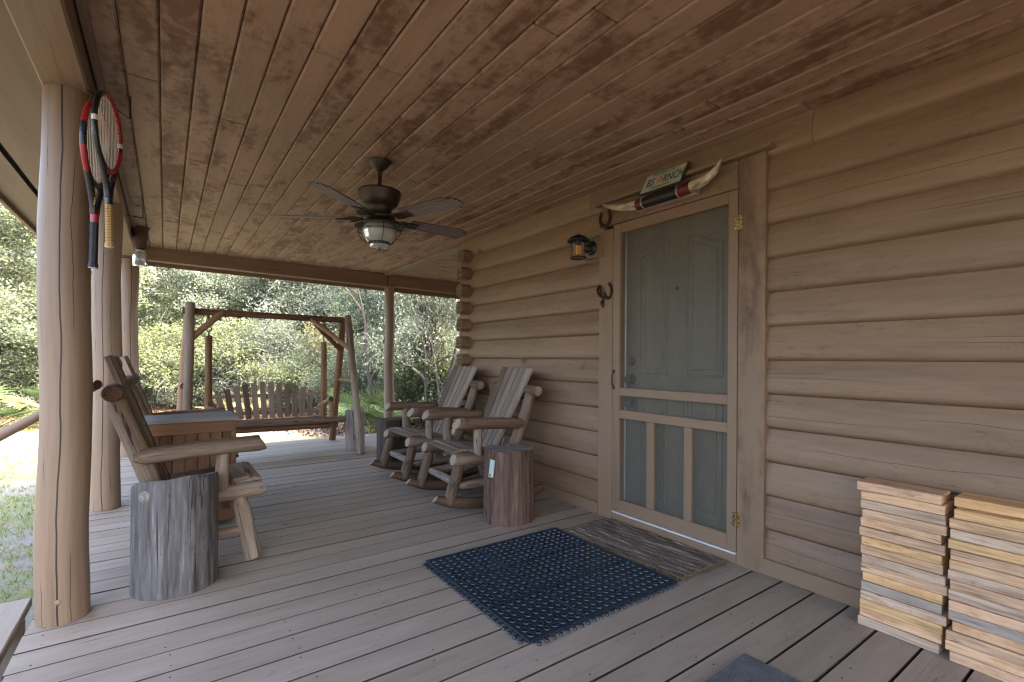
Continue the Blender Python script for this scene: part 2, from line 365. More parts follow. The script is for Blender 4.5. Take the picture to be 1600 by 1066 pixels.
for nm, a in (('yellow_pine', (0.70, 0.435, 0.205)), ('tan_pine', (0.65, 0.41, 0.235)), ('pinkish_pine', (0.61, 0.39, 0.24)), ('grey_pine', (0.55, 0.395, 0.275)), ('slate_pine', (0.37, 0.3, 0.24))):
    BLK.append(wood(nm + '_block', [(.32, tuple(x * .4 for x in a)), (.44, tuple(x * .76 for x in a)), (.54, a), (.7, tuple(min(.85, x * 1.22) for x in a))], tone=(3.5, 38), fibre=(7, 110), crack=(1.2, 40, .012), crackcol=tuple(x * .3 for x in a), gate=.56,
                    knots=.15, ks=11, fleck=.7, knotcol=(.07, .03, .018), rough=.7, bump=.3, var=.1, fine=.5, bd=.002, stain=(tuple(p * q for p, q in zip(a, (.72, .55, .42))), 4, 16, .5, .72)))
M['bronze'] = simple('dark_bronze_metal', (.05, .036, .027), .45, .55, .5, .3, 60)
M['black_metal'] = simple('black_painted_metal', (.012, .012, .013), .4, .2, .5, .2, 60)
M['iron'] = simple('rusty_iron', (.05, .022, .014), .75, .3, .3, .4, 90, .4)
M['dark_iron'] = simple('dark_iron', (.022, .017, .014), .65, .5, .4, .3, 90, .3)
M['brass'] = simple('polished_brass', (.62, .46, .20), .25, 1.0, .5, .25, 60)
M['aged_brass'] = simple('aged_dark_brass', (.09, .065, .035), .4, .9, .5, .3, 60)
M['alu'] = simple('white_aluminium_strip', (.75, .76, .77), .4, .3, .5, .1, 20)
M['fan_blade'] = wood('fan_blade_slats', [(.2, (.12, .09, .085)), (.5, (.18, .14, .133)), (.8, (.25, .2, .19))], tone=(1, 20), fibre=(4, 150), crack=None, rough=.45, bump=.15, var=.2, fine=.35, spec=.4)
M['door_paint'] = wood('sage_door_paint', [(.28, (.118, .095, .052)), (.5, (.155, .127, .073)), (.72, (.19, .158, .096))], tone=(.6, 5), fibre=(2.5, 110), crack=None, rough=.42, bump=.25, var=.02, fine=.4, spec=.4)
M['rubber'] = simple('dark_blue_rubber', (.011, .024, .040), .33, 0, .5, .3, 80, .15)
M['red_paint'] = simple('glossy_red_frame', (.32, .018, .022), .3, 0, .5, .15, 60)
M['black_paint'] = simple('glossy_black_frame', (.012, .012, .014), .3, 0, .5, .2, 60)
M['white_paint'] = simple('white_frame_mark', (.7, .69, .66), .4, 0, .5, .1, 60)
M['string'] = simple('racket_string', (.62, .55, .44), .6, 0, .3, .1, 50)
M['tan_grip'] = simple('tan_leather_grip', (.46, .31, .115), .7, 0, .3, .3, 160, .4)
M['black_grip'] = simple('black_grip_wrap', (.012, .016, .022), .5, 0, .4, .3, 160, .4)
M['gold_ink'] = simple('gold_lettering', (.6, .45, .16), .5, 0, .4, .05, 60)
M['oxblood'] = simple('oxblood_leather', (.115, .011, .016), .42, 0, .45, .3, 120, .3)
M['black_leather'] = simple('black_leather', (.014, .013, .012), .42, 0, .45, .35, 120, .4)
M['cord_white'] = simple('pale_braid', (.42, .35, .31), .8, 0, .2, .3, 200, .5)
M['board_pale'] = simple('pale_mount_board', (.4, .29, .23), .6, 0, .3, .2, 60)
def horn_mat():
    t = NT('cow_horn'); g = t.attr('gc', 'Vector')
    sep = t.n.new('ShaderNodeSeparateXYZ'); t.link(g, sep.inputs[0])
    n = t.noise(g, (9, 26, 26), 1, 4, .6)
    c = t.ramp(n, [(.36, (.05, .035, .025)), (.46, (.32, .25, .16)), (.6, (.56, .49, .36)), (.8, (.66, .6, .46))])
    tip = t.ss(sep.outputs[0], .24, .34)
    return t.done(t.bsdf(t.mix(tip, c, (.025, .018, .015)), .35, t.bump(n, .15, .002), .5))
M['horn'] = horn_mat()
M['plate_face'] = simple('plate_cream_enamel', (.42, .44, .38), .4, 0, .4, .2, 50)
M['plate_edge'] = simple('plate_dark_frame', (.03, .034, .03), .5, .3, .4, .2, 60)
M['plate_green'] = simple('plate_green_ink', (.02, .075, .045), .5, 0, .3, .05, 50)
M['plate_orange'] = simple('plate_orange_ink', (.7, .2, .04), .5, 0, .3, .1, 50)
M['plate_yellow'] = simple('plate_yellow_sticker', (.75, .55, .06), .5, 0, .3, .1, 50)
M['gauge'] = simple('pale_green_plastic', (.42, .46, .37), .45, 0, .4, .08, 60)
M['gauge_face'] = simple('pale_blue_label', (.36, .46, .48), .4, 0, .4, .1, 90)
M['steel'] = simple('dull_steel_wire', (.06, .05, .045), .5, .6, .4, .2, 60)
M['deck_edge'] = simple('dark_board_edge', (.075, .06, .05), .9, 0, .1, .3, 40)  # board sides and chamfers coloured dark so the deck gaps read dark
M['dark_gap'] = simple('dark_underside', (.02, .015, .012), .9)

def glass(name, col, rough=.02, mixk=.35):
    t = NT(name); tr = t.n.new('ShaderNodeBsdfTransparent'); tr.inputs[0].default_value = (*col, 1)
    p = t.bsdf((.8, .82, .8), rough, None, .6); p.inputs['Alpha'].default_value = 1
    gl = t.n.new('ShaderNodeBsdfGlossy'); gl.inputs['Roughness'].default_value = rough
    fr = t.n.new('ShaderNodeFresnel'); fr.inputs['IOR'].default_value = 1.5
    m = t.n.new('ShaderNodeMixShader'); t.link(fr.outputs[0], m.inputs[0]); t.link(tr.outputs[0], m.inputs[1]); t.link(gl.outputs[0], m.inputs[2])
    m2 = t.n.new('ShaderNodeMixShader'); m2.inputs[0].default_value = mixk; t.link(m.outputs[0], m2.inputs[1]); t.link(p.outputs[0], m2.inputs[2])
    return t.done(m2.outputs[0])
M['jar_glass'] = glass('jar_glass', (.93, .97, .94), .05, .13)
M['lamp_glass'] = glass('clear_lamp_glass', (.95, .95, .95), .02, .03)
M['seeded_glass'] = glass('seeded_globe_glass', (.72, .72, .64), .15, .30)
M['bulb'] = simple('amber_bulb', (.8, .42, .04), .35, 0, .5, .3, 150)
def screen_mat():
    t = NT('insect_screen'); tr = t.n.new('ShaderNodeBsdfTransparent')
    p = t.bsdf((.125, .12, .105), .55, None, .4)
    m = t.n.new('ShaderNodeMixShader'); tc = t.n.new('ShaderNodeTexCoord'); t.link(t.ss(t.noise(tc.outputs['Object'], (1, 2.2, 1.1), 2.4, 5, .65), .3, .7, .33, .50), m.inputs[0])
    t.link(tr.outputs[0], m.inputs[1]); t.link(p.outputs[0], m.inputs[2]); return t.done(m.outputs[0])
M['screen'] = screen_mat()
def rug(name, stops, k, bump=1.0, sc2=220):
    t = NT(name); g = t.attr('gc', 'Vector'); r = t.attr('rnd')
    n = t.noise(g, k, 1, 5, .65); n2 = t.noise(g, (1, 1, 1), sc2, 2, .6)
    x = t.math('ADD', t.math('MULTIPLY', n, .7), t.math('MULTIPLY', n2, .3))
    x = t.math('ADD', x, t.math('MULTIPLY', t.math('SUBTRACT', r, .5), .1))
    return t.done(t.bsdf(t.ramp(x, stops), .95, t.bump(n2, bump, .004), .1))
M['coir'] = rug('brown_coir', [(.32, (.028, .019, .013)), (.44, (.085, .06, .043)), (.54, (.16, .125, .098)), (.64, (.32, .285, .255))], (2.2, 6, 6))
M['coir_edge'] = rug('straw_coir', [(.3, (.1, .065, .035)), (.5, (.22, .15, .085)), (.7, (.34, .25, .15))], (12, 12, 12))
M['grey_rug'] = rug('grey_carpet', [(.3, (.055, .062, .066)), (.5, (.115, .125, .13)), (.7, (.2, .215, .22))], (9, 9, 9), 1.0, 260)

def leafmat(name, stops, rough=.55, trans=.35, k=1.0):
    t = NT(name); r = t.attr('rnd'); col = t.ramp(r, [(p_, tuple(min(.75, x * k) for x in c_)) for p_, c_ in stops])
    p = t.bsdf(col, rough, None, .3); tl = t.n.new('ShaderNodeBsdfTranslucent'); t.link(col, tl.inputs[0])
    m = t.n.new('ShaderNodeMixShader'); m.inputs[0].default_value = trans; t.link(p.outputs[0], m.inputs[1]); t.link(tl.outputs[0], m.inputs[2])
    return t.done(m.outputs[0])
M['leaf_yel'] = leafmat('yellow_green_leaves', [(0, (.15, .18, .085)), (.4, (.208, .238, .115)), (.75, (.26, .282, .15)), (1, (.315, .325, .2))], trans=.55, k=1.02)
M['leaf_grn'] = leafmat('mid_green_leaves', [(0, (.12, .15, .09)), (.45, (.165, .195, .12)), (.8, (.21, .235, .15)), (1, (.28, .285, .2))], trans=.55, k=1.25)
M['leaf_gry'] = leafmat('grey_green_leaves', [(0, (.16, .19, .135)), (.4, (.21, .24, .175)), (.75, (.26, .285, .215)), (1, (.32, .34, .28))], trans=.55, k=1.2)
M['leaf_dry'] = leafmat('rusty_dry_leaves', [(0, (.2, .165, .075)), (.5, (.27, .22, .105)), (1, (.33, .29, .16))], trans=.5, k=1.0)
M['moss'] = leafmat('grey_lichen_twigs', [(0, (.17, .17, .165)), (.5, (.27, .275, .265)), (1, (.38, .38, .37))], .8, .1, k=.55)
M['bark'] = wood('grey_oak_bark', [(.25, (.045, .038, .033)), (.5, (.11, .098, .09)), (.8, (.22, .21, .2))], tone=(3, 8), fibre=(14, 30), crack=None, rough=.9, bump=.8, var=.3)
M['palm_grn'] = leafmat('palmetto_green', [(0, (.055, .09, .035)), (.5, (.09, .135, .05)), (1, (.15, .19, .085))], .4, .3)
M['palm_yel'] = leafmat('palmetto_straw', [(0, (.22, .2, .08)), (.5, (.33, .29, .13)), (1, (.42, .37, .2))], .5, .3)
M['litter'] = leafmat('fallen_leaves', [(0, (.1, .055, .03)), (.5, (.2, .115, .065)), (1, (.33, .22, .14))], .8, .1)
M['grass'] = leafmat('short_grass', [(0, (.1, .15, .035)), (.5, (.17, .22, .06)), (1, (.3, .31, .13))], .6, .3)
def ground_mat():
    t = NT('sandy_ground'); tc = t.n.new('ShaderNodeTexCoord'); g = tc.outputs['Object']
    n = t.noise(g, (1, 1, 1), .55, 6, .6); n2 = t.noise(g, (1, 1, 1), 14, 4, .6); n3 = t.noise(g, (1, 1, 1), 2.3, 4, .6)
    col = t.mix(n2, (.15, .141, .128), (.25, .241, .226))
    col = t.mix(t.math('MULTIPLY', t.ss(n, .42, .56), t.ss(n2, .34, .56)), col, (.15, .175, .075))
    col = t.mix(t.math('MULTIPLY', t.ss(n3, .52, .66), .75), col, (.23, .18, .14))
    sp = t.n.new('ShaderNodeSeparateXYZ'); t.link(g, sp.inputs[0])
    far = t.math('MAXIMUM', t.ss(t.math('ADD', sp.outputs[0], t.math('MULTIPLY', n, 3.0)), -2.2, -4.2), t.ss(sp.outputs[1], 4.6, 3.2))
    col = t.mix(t.math('MULTIPLY', far, .9), col, t.mix(n2, (.055, .046, .032), (.105, .09, .066)))  # ground mostly out of view, darkened to weaken its bounce light into the porch
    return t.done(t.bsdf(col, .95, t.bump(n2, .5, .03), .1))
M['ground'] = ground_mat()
# ================================================================== the log cabin
house = thing('log_house', 'tan log cabin with a covered porch, plank ceiling and round posts', 'house', (0, 0, 0))
XW, CZ = 2.60, 2.39

# --- log wall
def log_piece(mb, y0, y1, z0, z1, x=XW, seams=.026):
    n = max(2, int((y1 - y0) / .22)); TT = (0, .02, .05, .09, .15, .28, .42, .56, .68, .79, .88, .95, 1); NP = len(TT); go = random.random() * 40
    V = []; G = []; ph = random.random() * 9
    for i in range(n + 1):
        y = y0 + (y1 - y0) * i / n
        wv = .0013 * math.sin(y * 2.3 + ph) + .0007 * math.sin(y * 6.1 + ph * 2)
        for k in range(NP):
            t = TT[k]; b = 1 - (1 - t / .15) ** 2.4 if t < .15 else (1 if t < .36 else 1 - .86 * ((t - .36) / .64) ** 1.9)
            ww = wv * b
            if k in (0, NP - 1): ww = 0
            xx = x + seams - (seams + .004) * b + ww
            zz = z0 + (z1 - z0) * t + .0008 * math.sin(y * 1.7 + ph) * (k not in (0, NP - 1))
            V.append((xx, y, zz)); G.append((y + go, (t - .5) * .2, .02 * b))
    F = [(i * NP + k, i * NP + k + 1, (i + 1) * NP + k + 1, (i + 1) * NP + k) for i in range(n) for k in range(NP - 1)]
    F = [f[::-1] for f in F]
    r = random.random()
    mb.add(V, F, G, smooth=True, rnd=r)
    for e, fl in ((0, False), (n, True)):
        q = list(range(e * NP, (e + 1) * NP))
        vs = [V[j] for j in q] + [(x + .06, V[q[0]][1], z1), (x + .06, V[q[0]][1], z0)]
        mb.add(vs, [list(range(len(vs)))[::(-1 if fl else 1)]], rnd=r)
wl = MB()
for k in range(-1, 13):
    z0 = .05 + .18 * k; z1 = z0 + .18
    if k == 12: segs = [(-4.6, 1.098), (1.101, 2.648), (2.651, 4.62)]
    elif k == 5: segs = [(-4.6, .02), (.023, 1.36), (2.49, 4.62)]
    elif k == 9: segs = [(-4.6, -.6), (-.597, 1.36), (2.49, 4.62)]
    else: segs = [(-4.6, 1.36), (2.49, 4.62)]
    for a, b in segs: log_piece(wl, a, b, z0, min(z1, 2.40))
wall = wl.build('log_wall', [M['log_paint']], house)
# --- stub ends of the side wall's logs, sticking out at the corner
for k in range(0, 13):
    mb = MB(); zc = .05 + .18 * k - .012; h = .064; d = .06; yc = 4.44 + random.uniform(-.006, .006)
    poly = [(-d, -h * .55), (-d * .45, -h), (d * .75, -h), (d, -h * .7), (d, h * .6), (d * .6, h), (-d * .5, h), (-d, h * .5)]
    x0 = 2.492 + random.uniform(-.008, .008)
    Mx = basis(Vector((0, 1, 0)), Vector((0, 0, 1)), Vector((1, 0, 0)))
    prism(mb, poly, .22, Mx, (x0 + .11, yc, zc), grain=0, capmat=1)
    mb.build('log_end', [M['log_paint'], M['end_brown']], house)
mb = MB(); box(mb, (6.0, 4.56, .95), (6.6, .12, 2.9), bev=.01); box(mb, (2.72, -.0, 1.0), (.08, 9.1, 2.9)) if False else None
for k in range(0, 13): tube(mb, [(2.7, 4.56, .05 + .18 * k), (9.3, 4.56, .05 + .18 * k)], .095, 10, caps=False)
mb.build('side_wall', [M['log_paint']], house)
mb = MB(); box(mb, (5.95, -3.55, .95), (6.6, 2.1, 2.9)); box(mb, (9.2, 0, .95), (.2, 9, 2.9))
box(mb, (2.74, -1.65, 1.0), (.12, 6.0, 2.8)); box(mb, (2.74, 3.5, 1.0), (.12, 2.02, 2.8)); box(mb, (2.74, 1.92, 2.28), (.12, 1.2, .22))
mb.build('inner_wall', [M['dark_gap']], house)
mb = MB(); box(mb, (XW - .012, -1.63, .043), (.022, 5.9, .086), bev=.004); box(mb, (XW - .012, 3.575, .043), (.022, 2.09, .086), bev=.004)
mb.build('baseboard', [M['trim_paint']], house)

# --- ceiling
def boards_y(mb, xs, y0, y1, z, th=.018, bev=.009, gap=.003):
    for a, b in zip(xs[:-1], xs[1:]):
        y = y0
        while y < y1 - .01:
            L = random.uniform(1.5, 4.6); e = min(y1, y + L)
            if y1 - e < .5: e = y1
            box(mb, ((a + b) / 2, (y + e) / 2 - .0008, z + th / 2 + random.uniform(0, .0012)), (b - a - gap, e - y - .0016, th), bev=bev, grain=1)
            y = e
cb = MB()
xs = [-.268, -.152]
while xs[-1] < 2.60: xs.append(xs[-1] + .1275)
xs[-1] = 2.66
boards_y(cb, xs, -4.6, 7.02, CZ)
y = 4.70
while y < 7.0:     # boards of the wrap-around porch run the other way
    box(cb, (6.1, y + .0635, CZ + .009), (6.6, .124, .018), bev=.009, grain=0); y += .1275
ceil = cb.build('plank_ceiling', [M['ceil_paint']], house)
mb = MB(); box(mb, (.35 + .9, 1.2, CZ + .035), (3.1, 11.7, .02)); box(mb, (6.1, 5.8, CZ + .035), (6.6, 2.6, .02)); mb.build('ceiling_backing', [M['dark_gap']], house)
mb = MB(); box(mb, (2.725, 5.84, CZ - .009), (.15, 2.40, .022), bev=.004, grain=1); mb.build('ceiling_trim', [M['trim_paint']], house)
mb = MB(); box(mb, (-.2505, 1.2, CZ - .010), (.03, 11.6, .018), bev=.004, grain=1); mb.build('cove_trim', [M['beam_paint']], house)

# --- beams, posts, eave
mb = MB(); box(mb, (-.35, 1.15, 2.335), (.158, 11.6, .15), bev=.008, grain=1); mb.build('edge_beam', [M['beam_paint']], house)
mb = MB()
rt = rotm('Z', 1.1) @ rotm('Y', .8)
box(mb, (1.15, 7.08, 2.317), (3.12, .13, .19), rt, .006, grain=0); box(mb, (6.2, 7.172, 2.275), (6.94, .13, .21), rt, .006, grain=0)
mb.build('end_beam', [M['beam_paint']], house)
mb = MB(); box(mb, (4.3, 7.26, 2.302), (10.8, .03, .33), rt, .004, grain=0); mb.build('end_fascia', [M['beam_paint']], house)
def post(x, y, r, ztop, seedwob=.02, plug=None, name='porch_post', rn=.5):
    mb = MB(); n = 16
    tube(mb, [(x + .006 * math.sin(i * .7 + x * 9), y + .005 * math.sin(i * .9 + y), ztop * i / n) for i in range(n + 1)], [r * (1.03 - .05 * i / n) for i in range(n + 1)], 40, wob=seedwob, rnd=rn)
    o = mb.build(name, [M['post_paint']], house)
    if plug:
        a, z = plug; pb = MB(); nx, ny = math.cos(a), math.sin(a)
        lathe(pb, [(0.0, .006), (.008, .006), (.011, .003), (.013, 0), (.013, -.006)], 14, (x + nx * r * 1.012, y + ny * r * 1.012, z), M=basis(Vector((-ny, nx, 0)), Vector((0, 0, 1)), Vector((nx, ny, 0))), cap=False)
        pb.build('post_plug', [M['post_paint']], o)
    return o
post(-.352, 2.838, .086, 2.262, .014, (-1.65, .10), rn=.46)
post(-.352, 4.70, .086, 2.262, .016, (-1.55, .13), rn=.41)
post(-.335, 7.06, .085, 2.24, .016, rn=.6)
post(2.765, 7.08, .074, 2.21, .01, rn=.9)
post(-.352, -.9, .086, 2.262, .014)
post(-.352, -2.7, .086, 2.262, .014)
post(-.352, -4.4, .086, 2.262, .014)
sb = MB()
boards_y(sb, [-.432, -.525, -.622, -.715, -.80], -4.8, 7.28, CZ, bev=.004, gap=.002)
boards_y(sb, [-.838, -.94, -1.045], -4.8, 7.28, CZ, bev=.004, gap=.002)
sb.build('soffit', [M['soffit_paint']], house)
mb = MB(); box(mb, (-.74, 1.2, CZ + .05), (.62, 12.1, .03)); mb.build('soffit_vent', [M['dark_gap']], house)
mb = MB(); box(mb, (-1.062, 1.2, 2.42), (.03, 12.2, .15), bev=.003, grain=1); mb.build('fascia', [M['beam_paint']], house)
mb = MB()
V = [(-1.15, -5.0, 2.5), (4.4, -5.0, 4.2), (9.9, -5.0, 2.5), (-1.15, 7.35, 2.5), (4.4, 7.35, 4.2), (9.9, 7.35, 2.5)]
mb.add(V, [(0, 1, 2), (3, 5, 4), (0, 3, 4, 1), (1, 4, 5, 2), (0, 2, 5, 3)])
mb.build('roof', [M['dark_gap']], house)

# --- door casing, threshold
mb = MB()
box(mb, (2.604, 1.390, 1.12), (.058, .148, 2.24), bev=.003, grain=2)
box(mb, (2.604, 2.457, 1.03), (.058, .132, 2.06), bev=.003, grain=2)
mb.build('door_casing', [M['casing_paint']], house)
mb = MB()
box(mb, (2.606, 1.995, 2.162), (.058, 1.054, .154), bev=.003, grain=1)
mb.build('door_header', [M['casing_paint']], house)
mb = MB(); box(mb, (2.578, 1.91, 2.252), (.085, 1.27, .022), bev=.003, grain=1); mb.build('header_ledge', [M['casing_paint']], house)
mb = MB(); box(mb, (2.602, 1.928, .026), (.04, .922, .052), bev=.003, grain=1); mb.build('threshold', [M['trim_paint']], house)
mb = MB(); box(mb, (2.59, 1.928, .0585), (.03, .918, .011), bev=.002, grain=1); mb.build('threshold_strip', [M['alu']], house)

# --- screen door (part) with its mesh, hinges and pull
XD = 2.590
mb = MB()
def rail(y0, y1, z0, z1, th=.028, dx=0): box(mb, (XD + dx, (y0 + y1) / 2, (z0 + z1) / 2), (th, y1 - y0, z1 - z0), bev=.0025)
rail(1.468, 1.524, .068, 2.080); rail(2.324, 2.388, .068, 2.080)
rail(1.5245, 2.3235, 2.012, 2.080, dx=.001); rail(1.5245, 2.3235, .068, .156, dx=.001)
rail(1.5245, 2.3235, .880, .936, dx=.001); rail(1.5245, 2.3235, .722, .780, dx=.001)
rail(2.030, 2.087, .1565, .7215, dx=.002); rail(1.752, 1.806, .1565, .7215, dx=.002)
sd = mb.build('screen_door', [M['trim_paint']], house)
mb = MB()
for (y0, y1, z0, z1) in ((1.522, 2.326, .934, 2.014), (1.522, 2.326, .778, .882), (2.085, 2.326, .154, .724), (1.804, 2.032, .154, .724), (1.522, 1.754, .154, .724)):
    mb.add([(XD + .008, y0, z0), (XD + .008, y1, z0), (XD + .008, y1, z1), (XD + .008, y0, z1)], [(0, 1, 2, 3)])
mb.build('insect_screen', [M['screen']], sd)
def hinge(z):
    mb = MB(); yc = 1.466; x = XD - .0165
    for s in (-1, 1):
        pts = []
        for i in range(15):
            t = i / 14; zz = (t - .5) * .078
            w = .014 + .013 * abs(math.sin(t * PI * 3))
            pts.append((w, zz))
        poly = [(.002, -.039)] + pts + [(.002, .039)]
        if s < 0: poly = [(-a, b) for a, b in poly][::-1]
        prism(mb, poly, .003, basis(Vector((0, 1, 0)), Vector((0, 0, 1)), Vector((1, 0, 0))), (x, yc, z))
        for zz in (-.026, 0, .026):
            lathe(mb, [(0, .003), (.003, .002), (.0042, 0)], 8, (x - .0016, yc + s * .018, z + zz), M=basis(Vector((0, 1, 0)), Vector((0, 0, 1)), Vector((-1, 0, 0))), cap=False)
    for j in range(5):
        tube(mb, [(x - .005, yc, z - .039 + .0158 * j), (x - .005, yc, z - .039 + .0158 * j + .0148)], .0052, 10)
    mb.build('hinge', [M['brass']], sd)
hinge(1.892); hinge(.252)
mb = MB()
tube(mb, [(XD - .014, 2.373, .935), (XD - .026, 2.373, .945), (XD - .034, 2.373, .965), (XD - .036, 2.373, .99), (XD - .034, 2.373, 1.015), (XD - .026, 2.373, 1.035), (XD - .014, 2.373, 1.045)], .0045, 8)
for zz in (.932, 1.048): box(mb, (XD - .016, 2.373, zz), (.005, .018, .022), bev=.002)
mb.build('door_pull', [M['iron']], sd)

# --- entry door behind the screen
mb = MB(); X0 = 2.668
box(mb, (X0 + .02, 1.905, 1.05), (.04, .905, 2.02), bev=.002, grain=2)
def moulding(pts, closed=True, r=.008):
    P = [Vector((X0 - .001, a, b)) for a, b in pts]
    n = len(P)
    for i in range(n if closed else n - 1):
        p, q = P[i], P[(i + 1) % n]; d = (q - p).normalized()
        tube(mb, [p - d * r * .6, q + d * r * .6], r, 6, caps=True, smooth=True)
def arch(y0, y1, z0, zs, zp, left):     # panel whose top swoops up towards the door's middle
    n = 10; top = []
    for i in range(n + 1):
        t = i / n; s = t * t * (3 - 2 * t)
        top.append((y0 + (y1 - y0) * t, (zs + (zp - zs) * s) if not left else (zp + (zs - zp) * s)))
    return [(y1, z0)] + top[::-1] + [(y0, z0)]
for (y0, y1, left) in ((1.612, 1.850, False), (2.000, 2.215, True)):
    moulding(arch(y0, y1, 1.035, 1.835, 1.915, left), r=.009)
    moulding(arch(y0 + .035, y1 - .035, 1.07, 1.80, 1.865, left), r=.005)
    moulding([(y0, .18), (y1, .18), (y1, .915), (y0, .915)], r=.009)
    moulding([(y0 + .035, .215), (y1 - .035, .215), (y1 - .035, .88), (y0 + .035, .88)], r=.005)
ed = mb.build('entry_door', [M['door_paint']], house)
MX = basis(Vector((0, 1, 0)), Vector((0, 0, 1)), Vector((-1, 0, 0)))
mb = MB(); lathe(mb, [(.008, .004), (.0125, .003), (.0125, 0)], 14, (X0 - .001, 1.922, 1.589), M=MX, cap=False); lathe(mb, [(0, .002), (.008, .002)], 12, (X0 - .001, 1.922, 1.589), M=MX, cap=False)
mb.build('peephole', [M['dark_iron']], ed)
mb = MB(); lathe(mb, [(0, .03), (.011, .03), (.013, .016), (.026, .014), (.031, .005), (.031, 0)], 22, (X0, 2.288, 1.118), M=MX, cap=False); box(mb, (X0 - .034, 2.288, 1.118), (.008, .005, .017), bev=.001)
mb.build('deadbolt', [M['aged_brass']], ed)
mb = MB(); lathe(mb, [(0, .062), (.016, .061), (.026, .052), (.028, .043), (.022, .032), (.012, .024), (.012, .01), (.031, .008), (.034, 0)], 24, (X0, 2.288, .995), M=MX, cap=False)
mb.build('door_knob', [M['dark_iron']], ed)
mb = MB(); box(mb, (X0 - .034, 2.29, .845), (.034, .062, .09), bev=.006)
tube(mb, [(X0 - .034, 2.272, .888), (X0 - .034, 2.272, .955), (X0 - .034, 2.280, .972), (X0 - .034, 2.298, .972), (X0 - .034, 2.306, .955), (X0 - .034, 2.306, .888)], .004, 8)
mb.build('lock_box', [M['black_metal']], ed)
mb = MB(); box(mb, (X0 - .012, 2.362, 1.05), (.05, .02, 2.02), bev=.002); box(mb, (X0 - .012, 1.447, 1.05), (.05, .02, 2.02), bev=.002); box(mb, (X0 - .012, 1.905, 2.065), (.05, .93, .02), bev=.002)
mb.build('door_jamb', [M['trim_paint']], house)
mb = MB(); box(mb, (X0 - .006, 2.345, 1.05), (.01, .012, 1.98), bev=.003); mb.build('weather_strip', [M['alu']], house)

# ================================================================== deck and ground
db = MB(); y = .468 - .151 * 34; i = 0
while y < 7.06:
    gap = random.uniform(.007, .0095) if y < 1.3 else random.uniform(.0032, .0070)
    w = .151 - gap; yc = y + .0755; x0 = -.46 + random.uniform(-.012, .006); x1 = 2.70 if yc < 4.5 else 9.2
    segs = [(x0, x1)]
    if yc > 4.5: segs = [(x0, 2.9 + .6 * (i % 2)), (2.904 + .6 * (i % 2), x1)]
    for a, b in segs:
        dz = random.uniform(-.0016, .0012)
        rr = rotm('X', random.uniform(-.35, .35))
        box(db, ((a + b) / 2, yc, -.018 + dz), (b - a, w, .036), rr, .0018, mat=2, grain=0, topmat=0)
        for xj in (-.40, .02, .43, .84, 1.25, 1.66, 2.07, 2.48):      # nail heads
            if a < xj < b:
                for s in (-.045, .04):
                    if random.random() < .72:
                        nx, ny = xj + random.uniform(-.015, .015), yc + s + random.uniform(-.008, .008); nr = random.uniform(.0028, .0045)
                        db.add([(nx + nr * math.cos(k * 1.047), ny + nr * math.sin(k * 1.047), dz + .0009) for k in range(6)], [range(6)], mat=1)
    y += .151; i += 1
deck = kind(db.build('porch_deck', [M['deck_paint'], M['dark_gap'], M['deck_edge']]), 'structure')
mb = MB()
for yy in range(-4, 8): box(mb, (1.1, yy, -.12), (3.1, .04, .16))
box(mb, (2.6, 7.03, -.14), (6.1, .04, .2)); box(mb, (-.43, 1.2, -.16), (.04, 11.6, .24)); box(mb, (-.42, 1.2, -.40), (.03, 11.6, .2)); 
kind(mb.build('added_deck_frame', [M['deck_paint']]), 'structure')  # unseen joists and skirt boards, added to block light under the deck

stairs = thing('porch_stairs', 'worn grey wooden steps with a round pole handrail beside the nearest post', 'stairs', (-.48, 1.6, -.5))
for j in range(3):
    mb = MB(); box(mb, (-.155 - .29 * j, 0, .478 - .17 * j), (.27, 3.12, .04), bev=.005, grain=1)
    mb.build('tread', [M['deck_paint']], stairs)
mb = MB()
for yy in (-1.4, 1.4):
    mb = MB(); prism(mb, [(-.95, 0), (0, 0), (0, .455), (-.29, .455), (-.29, .285), (-.58, .285), (-.58, .115), (-.95, .115)], .04, basis(Vector((1, 0, 0)), Vector((0, 0, 1)), Vector((0, -1, 0))), (-.02, yy, 0))
    mb.build('stringer', [M['deck_paint']], stairs)
mb = MB()
tube(mb, [(-1.42, 1.357, .42), (-.09, 1.357, 1.288), (.225, 1.357, 1.497)], [.024, .022, .020], 14, wob=.03, sub=5, sl1=(.9, .3), capmat=1)
mb.build('handrail', [M['post_paint'], M['end_dark']], stairs)
mb = MB(); tube(mb, [(-1.34, 1.357, 0), (-1.34, 1.357, .47)], .04, 14, wob=.02, sub=4); mb.build('rail_post', [M['post_paint']], stairs)

def gz(x, y): return -.5 + .05 * mnoise.noise(Vector((x * .25, y * .25, 1.3))) + .012 * mnoise.noise(Vector((x * 1.7, y * 1.7, 4.0)))
mb = MB(); N = 90
def gp(i): t = i / N * 2 - 1; return 60 * (abs(t) ** 1.9) * (1 if t >= 0 else -1)
V = [(gp(i), 8 + gp(j), gz(gp(i), 8 + gp(j))) for j in range(N + 1) for i in range(N + 1)]
F = [(j * (N + 1) + i, j * (N + 1) + i + 1, (j + 1) * (N + 1) + i + 1, (j + 1) * (N + 1) + i) for j in range(N) for i in range(N)]
o = len(V)
V += [(-900, -900, -.56), (900, -900, -.56), (900, 900, -.56), (-900, 900, -.56)]
F.append((o, o + 1, o + 2, o + 3))
mb.add(V, F, smooth=True, rnd=.5)
kind(mb.build('sandy_ground', [M['ground']]), 'structure')
